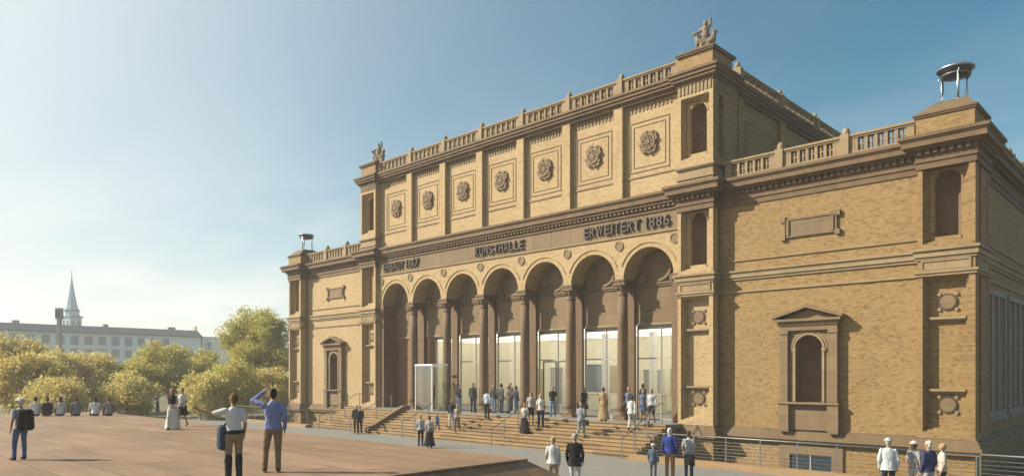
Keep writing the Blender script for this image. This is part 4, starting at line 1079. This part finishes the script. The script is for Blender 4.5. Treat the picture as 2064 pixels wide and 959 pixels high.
# --- stairs, landing and pavement: (x, y, z, height, facing, label, options)
R9 = 1.3/9
folk = [
 (-7.75,-5.1,0,1.74,(.75,-.6),'man in black suit on the left, walking near the foot of the cheek wall',dict(top=BK,bottom=(.03,.03,.035),hair='grey',pose='walk')),
 (-7.05,-5.35,0,1.72,(.75,-.6),'man in black suit on the right, walking near the foot of the cheek wall',dict(top=(.022,.02,.024),bottom=(.035,.03,.03),hair='dark',pose='walk',collar=W)),
 (1.4,-7.44,0,1.58,(-.6,.8),'woman in grey and white top on the pavement below the vestibule',dict(top=(.45,.46,.48),bottom=(.05,.05,.06),hair='blonde',female=True)),
 (2.49,-7.76,0,1.56,(-.6,.8),'woman in patterned pale top and black skirt on the pavement below the vestibule',dict(top=(.52,.49,.45),bottom=BK,hair='brown',female=True,lower='longskirt',hem=.12)),
 (-1.69,-3.75,R9*3,.98,(-.3,.9),'child in blue climbing the stairs',dict(top=(.06,.12,.28),bottom=(.05,.08,.16),hair='blonde',pose='walk')),
 (-.77,-3.45,R9*4,1.62,(.5,-.8),'man in dark jacket and pale trousers coming down the left of the stairs',dict(top=(.035,.04,.05),bottom=(.55,.54,.52),hair='dark',pose='walk')),
 (.09,-3.80,R9*3,1.54,(.5,-.8),'woman in beige and grey coming down the left of the stairs',dict(top=(.42,.36,.28),bottom=(.16,.14,.12),hair='blonde',female=True,pose='walk')),
 (-3.64,-.4,1.3,1.72,(.1,1),'person in dark top and blue jeans at the third arch entrance',dict(top=(.05,.045,.05),bottom=(.18,.26,.38),hair='dark',female=True)),
 (-2.19,-.5,1.3,1.80,(-.3,1),'fair-haired man in dark grey suit by the third column',dict(top=(.055,.055,.06),bottom=(.06,.06,.065),hair='blonde')),
 (1.05,-2.45,R9*8,1.62,(-.2,1),'man in light blue shirt and dark trousers on the top step',dict(top=(.52,.60,.74),bottom=(.045,.045,.055),hair='brown')),
 (-.74,-.15,1.3,1.70,(0,1),'leftmost person of the group at the fourth arch, dark jacket and faded jeans',dict(top=(.05,.055,.07),bottom=(.20,.27,.36),hair='blonde')),
 (-.30,.05,1.3,1.74,(.3,1),'man in slate grey coat in the middle of the group at the fourth arch',dict(top=(.10,.11,.125),bottom=(.09,.095,.11),hair='dark',coat=.12)),
 (.25,.10,1.3,1.68,(-.4,-1),'woman in brown dress in the group at the fourth arch',dict(top=(.20,.15,.11),bottom=(.12,.10,.085),hair='blonde',female=True,lower='longskirt',hem=.15)),
 (.95,.0,1.3,1.62,(.2,1),'person in navy jacket and jeans at the right of the group at the fourth arch',dict(top=(.05,.06,.085),bottom=(.08,.13,.22),hair='brown')),
 (4.85,-3.45,R9*4,1.56,(.3,-.9),'woman in white top and long black skirt on the middle steps',dict(top=(.60,.57,.52),bottom=BK,hair='brown',female=True,lower='longskirt',hem=.06,longhair=True,sleeve='short')),
 (4.46,-2.55,R9*7,1.68,(.6,-.8),'bare-legged woman in pale top and black shorts on the upper steps',dict(top=(.48,.46,.44),bottom=BK,hair='brown',female=True,lower='shorts',sleeve='short',longhair=True)),
 (5.42,-2.85,R9*6,1.74,(.6,-.8),'blonde woman in white blouse and navy trousers on the upper steps',dict(top=W,bottom=(.025,.04,.065),hair='blonde',female=True,longhair=True,sleeve='short')),
 (4.07,-.35,1.3,1.66,(.5,-.8),'woman in black top and bright blue jeans on the landing',dict(top=BK,bottom=(.16,.30,.46),hair='dark',female=True,pose='walk',sleeve='short')),
 (8.53,-3.50,R9*4,1.70,(-.2,1),'person in grey jacket with pale trousers climbing the right half of the stairs',dict(top=(.32,.34,.36),bottom=(.30,.36,.42),hair='grey',pose='walk')),
 (5.75,.3,1.3,1.58,(.3,-1),'woman in black dress standing at the glass of the sixth arch',dict(top=BK,bottom=BK,hair='red',female=True,lower='skirt',hem=.5,sleeve='none')),
 (8.60,-1.80,1.3,1.66,(-.3,1),'woman in long tan coat at the top of the stairs',dict(top=(.40,.27,.13),bottom=(.40,.28,.14),hair='brown',female=True,lower='longskirt',hem=.10,coat=.1)),
 (8.9,-.1,1.3,1.66,(.4,-1),'man in blue grey shirt half hidden beside the last column',dict(top=(.16,.20,.27),bottom=(.06,.06,.07),hair='grey')),
 (10.75,-2.52,R9*7,1.62,(-.4,1),'woman in loose white shirt and white trousers on the right upper steps',dict(top=W,bottom=(.62,.60,.56),hair='brown',female=True,coat=.1,pose='walk')),
 (9.9,-.3,1.3,1.58,(.5,-.8),'woman in patterned blue dress on the landing at the last arch',dict(top=(.16,.22,.32),bottom=(.10,.15,.24),hair='brown',female=True,lower='skirt',hem=.55,sleeve='short')),
 (10.97,-1.2,1.3,1.62,(.3,-1),'man in white shirt and dark shorts near the right handrail',dict(top=(.60,.62,.68),bottom=(.04,.04,.05),hair='brown',lower='shorts',pose='walk')),
 (-2.6,3.2,1.31,1.74,(.5,-1),'visitor in grey inside the hall behind the third arch',dict(top=(.16,.16,.17),bottom=(.07,.07,.08),hair='dark')),
 (2.6,3.6,1.31,1.70,(-.5,.6),'visitor in beige inside the hall behind the fifth arch',dict(top=(.40,.33,.24),bottom=(.14,.12,.10),hair='brown',female=True)),
 (6.9,4.2,1.31,1.76,(.2,1),'visitor in dark jacket inside the hall behind the sixth arch',dict(top=(.06,.06,.07),bottom=(.10,.12,.16),hair='dark')),
 (10.6,3.4,1.31,1.68,(-.6,-.6),'visitor in pale blouse inside the hall behind the last arch',dict(top=(.58,.56,.52),bottom=(.12,.10,.10),hair='red',female=True)),
 (15.36,-13.44,0,1.66,(-.5,.85),'blonde woman in white blouse in the foreground, seen from behind',dict(top=W,bottom=(.45,.33,.22),hair='blonde',female=True,sleeve='short',fine=True,coat=.05,longhair=False)),
 (15.95,-13.10,0,1.78,(-.5,.85),'grey-haired man in black coat and white trousers in the foreground',dict(top=BK,bottom=(.66,.66,.66),hair='grey',fine=True,coat=.16)),
 (16.68,-8.84,0,1.76,(-.3,.95),'man in royal blue sweater and tan trousers below the right end of the stairs',dict(top=(.035,.06,.28),bottom=(.36,.215,.10),hair='white',fine=True,coat=.04,collar=(.35,.55,.75))),
 (16.28,-9.25,0,1.22,(-.3,.95),'child in white cap and slate blue jacket in front of the royal blue sweater',dict(top=(.10,.14,.20),bottom=(.12,.13,.16),hair='blonde',hat=(.72,.72,.70),coat=.05)),
 (17.10,-8.30,0,1.66,(-.3,.95),'woman in pale grey top beside the man in the royal blue sweater',dict(top=(.42,.44,.46),bottom=(.05,.065,.10),hair='brown',female=True,sleeve='short')),
 (23.30,-7.75,0,1.74,(-.4,.9),'man in white shirt and pale sun hat by the right railing',dict(top=(.70,.74,.78),bottom=(.03,.03,.035),hair='grey',hat=(.58,.55,.48),fine=True,coat=.1)),
 (23.85,-7.25,0,1.66,(.4,.9),'woman in grey top between the white shirt and the navy jacket at the right railing',dict(top=(.34,.34,.35),bottom=(.55,.54,.48),hair='brown',female=True,longhair=True,sleeve='short',fine=True,hat=(.70,.69,.66))),
 (24.34,-7.73,0,1.74,(-.9,.4),'white-haired man in navy jacket leaning to the group at the right railing',dict(top=(.045,.065,.15),bottom=(.48,.45,.38),hair='white',fine=True,coat=.05)),
 (24.52,-7.02,0,1.62,(-.8,-.3),'woman in cream blouse at the right edge of the railing group',dict(top=(.66,.62,.54),bottom=(.03,.028,.03),hair='blonde',female=True,sleeve='short')),
]
for i, (x, y, z, h, fc, lb, kw) in enumerate(folk):
    person((x, y, z+.004), h, fc, lb, seed=40+i, **kw)

# --- bags people carry
def soft_bag(name, loc, size, face, label, colr, strap=None, cat='bag'):
    F = Fig(); sx, sy, sz = size
    for qx in (-1, 1):
        F.cap((qx*(sx/2-.04), 0, .05), (qx*(sx/2-.05), 0, sz-.06), sy/2, sy/2*.85, colr)
    F.loft([(.03,0,0,sx/2-.02,sy/2*.8), (.08,0,0,sx/2,sy/2), (sz*.7,0,0,sx/2-.01,sy/2), (sz-.04,0,0,sx/2-.05,sy/2*.7), (sz,0,0,sx/2-.10,sy/2*.4)], colr)
    F.loft([(sz*.12,0,-sy*.5,sx/2-.07,sy*.2), (sz*.45,0,-sy*.5,sx/2-.08,sy*.2)], colr)
    o = link(name, F.fuse(name, .012, 1, .003), None)
    o.location = loc; f = Vector(face); o.rotation_euler = (0, 0, math.atan2(-f.x, f.y))
    tag(o, label, cat)
    if strap:
        b = MB()
        for pts in strap: b.tube(pts, .014, 6)
        b.build('strap', fab(tuple(q*.7 for q in colr)), o)
    return o
soft_bag('backpack', (8.11,-25.78,TZ+.80), (.32,.20,.48), (-.95,-.35), 'black backpack on the man in the white cap', (.025,.024,.024), [[(q*.10,.10,.40), (q*.11,.22,.48), (q*.12,.30,.30), (q*.11,.20,.10)] for q in (-1,1)], 'backpack')
soft_bag('shoulder_bag', (15.10,-23.78,TZ+.66), (.30,.20,.46), (-.30,-.95), 'slate blue shoulder bag at the hip of the pointing woman', (.045,.065,.095), [[(-.10,-.04,.44), (-.06,-.14,.60), (-.02,-.20,.76)], [(.10,-.04,.44), (.08,-.14,.60), (.04,-.20,.76)]])
soft_bag('handbag', (17.32,-8.62,.50), (.30,.14,.34), (-.3,.95), 'black handbag beside the woman in the pale grey top', (.014,.013,.014), [[(-.10,0,.32),(-.05,0,.46),(.05,0,.46),(.10,0,.32)]])
soft_bag('shoulder_bag', (8.92,-3.62,1.22), (.28,.14,.26), (-.2,1), 'black bag of the climber in the grey jacket', (.02,.02,.022), [[(-.10,0,.24),(-.12,0,.50),(-.2,.02,.72)]])
# ------------------------------------------------------------------ roof statues and metal tripods
def statue(loc, label, mir=1):
    F = Fig(); C = 'statue_stone'
    F.loft([(0,0,0,.52,.36),(.14,0,0,.50,.34),(.18,0,0,.40,.28)], C)
    # two crouching winged beasts with a standing figure between them
    for q in (-1, 1):
        F.cap((q*.10,0,.36),(q*.36,-.02,.52),.24,.20,C); F.cap((q*.36,-.02,.55),(q*.46,-.05,.86),.16,.11,C)
        F.cap((q*.46,-.07,.94),(q*.60,-.10,.90),.12,.07,C); F.cap((q*.44,.05,.90),(q*.42,.09,.98),.03,.015,C)
        F.cap((q*.44,-.10,.44),(q*.46,-.14,.12),.06,.045,C); F.cap((q*.40,.08,.44),(q*.42,.10,.12),.06,.045,C)
        F.cap((q*.14,-.14,.34),(q*.26,-.20,.12),.09,.06,C)
        for k in range(3): F.cap((q*(.28-.03*k),.05,.55),(q*(.30-.08*k),.14,.95-.06*k),.07,.03,C,.4)
    F.loft([(.15,0,0,.24,.2),(.5,0,0,.20,.17),(.80,0,0,.24,.19),(1.0,0,0,.20,.16),(1.16,0,0,.23,.16),(1.24,0,0,.14,.12),(1.30,0,0,.08,.08)], C)
    F.ell((0,.0,1.42),(.12,.13,.14),C); F.ell((0,-.02,1.48),(.12,.13,.11),C)
    F.cap((mir*.15,0,1.20),(mir*.30,-.03,1.38),.09,.075,C); F.cap((mir*.30,-.03,1.38),(mir*.26,-.05,1.60),.075,.06,C); F.cap((mir*.26,-.05,1.60),(mir*.25,-.05,1.66),.08,.07,C)
    F.cap((-mir*.15,0,1.20),(-mir*.32,-.04,1.02),.09,.075,C); F.cap((-mir*.32,-.04,1.02),(-mir*.42,-.10,.90),.075,.06,C)
    o = link('statue', F.fuse('statue', .02, .88, .015), None); o.location = loc
    o.rotation_euler = (0,0,R(25)); tag(o, label, 'statue')
statue(((XI0+XI1)/2, YP+.95, 18.79), 'dark stone figure group crowning the right attic pavilion')
statue((-(XI0+XI1)/2, YP+.95, 18.79), 'small stone figure group crowning the left attic pavilion', 1)
def tripod(loc, label):
    t_ = thing('tripod_bowl', label, 'fire bowl', 'metal tripod bowls on the end pavilions', loc)
    b = MB(); b.lathe([(.10,.92),(.34,.94),(.48,1.02),(.54,1.14),(.59,1.20),(.59,1.26),(.54,1.28),(.52,1.20),(.40,1.08),(.10,1.02)],28); b.build('bowl','dark_metal',t_)
    b = MB(); b.lathe([(.56,1.205),(.625,1.205),(.63,1.245),(.60,1.285),(.55,1.275)],28,caps=False); b.build('lip','chrome',t_)
    b = MB(); b.lathe([(.44,.99),(.50,.99),(.50,1.03),(.44,1.03)],28,caps=False); b.build('rim_band','steel',t_)
    for k in range(3):
        a = 2*PI*k/3+.9; c_, s_ = math.cos(a), math.sin(a)
        b = MB(); b.tube([(.47*c_,.47*s_,0),(.45*c_,.45*s_,.5),(.47*c_,.47*s_,1.04)],.046,8); b.lathe([(.07,0),(.06,.03)],10,(.47*c_,.47*s_,0)); b.build('leg','chrome',t_)
        b = MB(); b.tube([(.47*c_*1.03,.47*s_*1.03,.94),(.58*c_,.58*s_,1.0),(.60*c_,.60*s_,1.10)],.022,6); b.build('bracket','chrome',t_)
    return t_
tripod((XE0+1.02, YP+1.0, 13.675), 'shiny metal tripod bowl on the right end pavilion')
tripod((-XE1+1.0, YP+1.0, 13.675), 'metal tripod bowl on the left end pavilion')

# ------------------------------------------------------------------ trees and shrubs beyond the terrace
def at(px, depth, z=0.0):
    k = (px-1032)/1459
    p_ = CAM+(FWD+RGT*k)*depth
    return Vector((p_.x, p_.y, z))
def foliage(lobes, nleaf, size, rnd):
    """leaf quads in small sprays spread through and over the lobes"""
    rg = np.random.default_rng(rnd)
    A = np.array(lobes)
    wts = (A[:,3]*A[:,4]*A[:,5])**.72; wts /= wts.sum()
    NC = nleaf//14
    pick = rg.choice(len(A), NC, p=wts); L = A[pick]
    d = rg.normal(size=(NC,3)); d /= np.linalg.norm(d, axis=1)[:,None]
    rad = rg.uniform(.30,1.12,NC)**.6
    cc_ = L[:,:3]+d*L[:,3:6]*rad[:,None]
    keep = np.array([noise.noise(Vector(tuple(q*.75))+Vector((rnd*3.1,5,0))) > -.30 for q in cc_])
    cc_ = cc_[keep]; d = d[keep]; NC = len(cc_)
    sp = rg.uniform(.16,.42,NC)
    c = np.repeat(cc_,14,0)+rg.normal(size=(NC*14,3))*np.repeat(sp,14)[:,None]*np.array([1,1,.7]); dd = np.repeat(d,14,0); N = len(c)
    nr = dd*.5+rg.normal(size=(N,3))*.8; nr /= np.linalg.norm(nr, axis=1)[:,None]
    t1 = np.cross(nr, rg.normal(size=(N,3))); t1 /= np.linalg.norm(t1, axis=1)[:,None]
    t2 = np.cross(nr, t1)
    s1 = size*rg.uniform(.55,1.3,N)[:,None]; s2 = s1*rg.uniform(.45,.7,N)[:,None]
    v = np.empty((N,4,3)); v[:,0] = c-t1*s1; v[:,1] = c+t2*s2+nr*s1*.15; v[:,2] = c+t1*s1; v[:,3] = c-t2*s2+nr*s1*.15
    me = bpy.data.meshes.new('crown')
    me.vertices.add(4*N); me.vertices.foreach_set('co', v.ravel())
    me.loops.add(4*N); me.loops.foreach_set('vertex_index', np.arange(4*N))
    me.polygons.add(N); me.polygons.foreach_set('loop_start', np.arange(0,4*N,4))
    me.update(calc_edges=True)
    at_ = me.attributes.new('leaf_random','FLOAT','FACE'); at_.data.foreach_set('value', np.clip(np.repeat(rg.random(NC),14)*.6+rg.random(N)*.4,0,1))
    return me
def tree(base, h, rx, mat, label, rnd, nleaf=15000, trunk_h=.25, name='tree', size=.105, group='trees beyond the terrace', narrow=1.0):
    rr = random.Random(rnd)
    t_ = thing(name, label, 'tree' if name == 'tree' else 'shrub', group, base)
    lobes = []; zc = h*(trunk_h+(1-trunk_h)*.48)
    b = MB()
    tp = [(0,0,-.3)]
    for k in range(1,7): tp.append((rr.uniform(-.02,.02)*h, rr.uniform(-.02,.02)*h, h*.8*k/6))
    b.tube(tp, h*.024, 8, h*.006)
    for k in range(30):
        a = rr.uniform(0,2*PI); e = rr.uniform(-.95,1.0); q = math.sqrt(max(.05,1-e*e*.92))*rr.uniform(.55,1.0)
        if e > .2: q *= (1-.22*e)
        s_ = rr.uniform(.16,.34)*rx
        x, y, z = (rx-s_*.6)*q*math.cos(a), (rx-s_*.6)*q*math.sin(a), zc+e*(h*(1-trunk_h)*.5-s_*.6)
        lobes.append((x,y,z,s_,s_,s_*rr.uniform(.7,1.0)))
        z0 = h*rr.uniform(.12,.5); b.tube([(0,0,z0),(x*.45,y*.45,(z0+z)*.5-.02*h),(x,y,z)], h*.009, 6, h*.003)
        for j in range(4):
            aa = rr.uniform(0,2*PI); b.tube([(x*.8,y*.8,z-.2*s_),(x+s_*.9*math.cos(aa),y+s_*.9*math.sin(aa),z+s_*rr.uniform(.1,.9))], h*.0035, 5, h*.001)
    lobes.append((0,0,zc,rx*.55,rx*.55,h*(1-trunk_h)*.36))
    b.build('trunk','bark',t_)
    link('crown', foliage(lobes, int(nleaf*2.1), size, rnd), mat, t_)
    return t_
tree(at(28,62), 7.3, 4.1, 'leaf_gold', 'golden leaved tree at the left edge of the view', 1, 20000)
tree(at(62,58), 5.8, 3.0, 'leaf_gold', 'rounded yellow tree behind the man in the white cap', 8, 14000, trunk_h=.1)
tree(at(172,66), 5.9, 3.6, 'leaf_pale', 'low pale yellow tree behind the seated people', 2, 16000, trunk_h=.08)
tree(at(318,70), 6.9, 3.9, 'leaf_olive', 'broad olive tree behind the strolling couple', 3, 20000, trunk_h=.14)
tree(at(408,76), 6.4, 2.6, 'leaf_olive', 'slim tree between the two broad olive trees', 4, 9000, trunk_h=.14)
tree(at(512,72), 10.0, 5.0, 'leaf_olive', 'tallest olive green tree next to the left end of the museum', 5, 30000, trunk_h=.06)
tree(at(470,60), 4.6, 2.4, 'leaf_olive', 'low bush right of the strolling couple', 6, 9000, trunk_h=.05, name='shrub', group=None)
tree(at(405,58), 3.6, 2.1, 'leaf_pale', 'small pale bush behind the strolling couple', 7, 8000, trunk_h=.05, name='shrub', group=None)
tree(at(255,60), 3.7, 2.3, 'leaf_gold', 'small golden bush right of the seated row', 9, 8000, trunk_h=.05, name='shrub', group=None)
tree(at(545,64), 4.4, 2.2, 'leaf_gold', 'rusty bush at the foot of the tallest tree', 11, 8000, trunk_h=.05, name='shrub', group=None)
tree(at(110,54), 3.4, 2.4, 'leaf_gold', 'low golden bush left of the seated row', 12, 8000, trunk_h=.05, name='shrub', group=None)

# ------------------------------------------------------------------ far buildings
XF = -136.0
ob_ = thing('office_building', 'long white office building with grey roof beyond the trees', 'building', None, (XF, 0, 0))
MO = Matrix.Rotation(PI/2, 4, 'Z')                      # local x runs along world Y, out = world +X
b = MB(MO); b.box(-60, 39.2, 0, 14, -2, 12.0); b.build('wall','white_render',ob_)
b = MB(MO); b.box(-60, 39.5, -.5, 14.5, 12.0, 12.25); b.frustum((-60,39.4,-.4,14.4),(-59.5,38.9,1.2,13),12.25,13.6); rf = b.build('roof','slate_roof',ob_)
for (y, w_) in ((33.5,1.6),(38.9,.35),(20,1.0),(4,1.2)):
    b = MB(MO); b.box(y-w_/2, y+w_/2, 2, 3.6, 12.6, 14.2 if w_ > .5 else 14.6); b.build('chimney','mast_grey',rf)
b = MB(MO); b.box(39.2, 39.45, -.06, 0, -2, 12.0); b.build('downpipe','dark_frame',ob_)
wcount = 0
for k in range(22):
    y = 13.6+2.55*(k-14)
    if y > 37: continue
    for (za, zb) in ((9.65,11.46),(7.13,8.84),(4.6,6.3)):
        if y > 27 and za < 9: continue
        f = MB(MO); f.frame(y-.82, y+.82, za-.08, zb+.08, .10, -.06, .02); wf = f.build('window','light_frame',ob_)
        q = MB(MO); q.box(y-.72, y+.72, -.012, .0, za, zb); q.build('pane','office_pane',wf)
for (y, za, zb) in ((36.9,8.2,9.6),):
    f = MB(MO); f.frame(y-.5, y+.5, za, zb, .08, -.06, .02); wf = f.build('window','light_frame',ob_); q = MB(MO); q.box(y-.42,y+.42,-.012,0,za+.08,zb-.08); q.build('pane','office_pane',wf)
b = MB(MO); b.box(-60,39.2,-.10,0,9.1,9.3); b.build('ledge','white_render',ob_)
ab = thing('annex_building', 'lower white block at the right end of the long office building', 'building', None, (XF-3, 39.6, 0))
b = MB(MO); b.box(0, 16, 0, 12, -2, 12.1); b.build('wall','white_render',ab)
b = MB(MO); b.box(-.1, 16.2, -.25, 12.2, 12.1, 12.4); b.build('roof_edge','white_render',ab)
for k in range(4):
    y = 2.6+3.6*k; f = MB(MO); f.frame(y-.7,y+.7,9.2,11.2,.1,-.05,.02); wf = f.build('window','light_frame',ab); q = MB(MO); q.box(y-.6,y+.6,-.012,0,9.3,11.1); q.build('pane','office_pane',wf)
# church tower
c0 = at(144.5, 205)
ch_ = thing('church_tower', 'slender church tower with pale green copper spire rising over the roof', 'tower', None, c0)
ch_.rotation_euler = (0,0,R(20)); ch_.scale = (.72,.72,.595); ch_.location.z = 1.1
b = MB(); b.box(-2.45,2.45,-2.45,2.45,-3,31.2); b.build('shaft','copper_green',ch_)
for k in range(4):
    M_ = Matrix.Rotation(PI/2*k,4,'Z')
    for q in (-1.1,1.1):
        b = MB(M_); b.box(q-.45,q+.45,-2.50,-2.40,25.0,29.6); b.build('belfry_opening','dark_pane',ch_)
b = MB(); b.box(-2.8,2.8,-2.8,2.8,31.2,31.9); b.build('cornice','slate_roof',ch_)
b = MB(); b.lathe([(2.9,31.9),(2.6,33.0),(2.6,34.2)],8,smooth=False); b.build('lantern','copper_green',ch_)
b = MB(); b.lathe([(3.0,34.2),(3.0,34.8)],8,smooth=False); b.build('lantern_cornice','slate_roof',ch_)
b = MB(); b.lathe([(2.5,34.8),(1.9,37.2),(1.25,41.5),(.55,46.5),(.08,51.0)],8,smooth=False); b.build('spire','copper_green',ch_)
b = MB(); b.tube([(0,0,50.6),(0,0,54.0)],.10,6); b.lathe([(.02,0),(.32,.3),(.02,.6)],8,(0,0,51.2)); b.build('finial','steel',ch_)
# mast with a box head
c1 = at(119.5, 100)
ms = thing('light_mast', 'grey mast with a square head in front of the office building', 'mast', None, c1)
ms.rotation_euler = (0,0,R(40))
b = MB(); b.box(-.22,.22,-.22,.22,-.3,11.2); b.build('shaft','mast_grey',ms)
b = MB(); b.box(-.36,.36,-.36,.36,11.2,12.75); b.build('head','mast_grey',ms)
b = MB(); b.box(-.42,.42,-.4,.4,-.3,5.4); b.build('base','mast_grey',ms)
for q in (-1,1):
    b = MB(); b.box(q*.17-.1,q*.17+.1,-.39,-.361,11.4,12.5); b.build('louvre','dark_frame',ms)

# ------------------------------------------------------------------ the hazy air
hz = MB(); hz.box(-420, 80, -160, 420, -4.6, 40)
hm = bpy.data.materials.new('haze_air'); hm.use_nodes = True; hm.node_tree.nodes.clear()
ho = hm.node_tree.nodes.new('ShaderNodeOutputMaterial'); hv = hm.node_tree.nodes.new('ShaderNodeVolumePrincipled')
hv.inputs['Color'].default_value = (0.97, 0.97, 0.96, 1); hv.inputs['Density'].default_value = 0.0009; hv.inputs['Anisotropy'].default_value = 0.15
hm.node_tree.links.new(hv.outputs[0], ho.inputs['Volume'])
MATS['haze_air'] = hm
HZ = hz.build('haze', 'haze_air', None, 'stuff')
HZ['label'] = 'pale hazy air over the whole place'; HZ['category'] = 'haze'
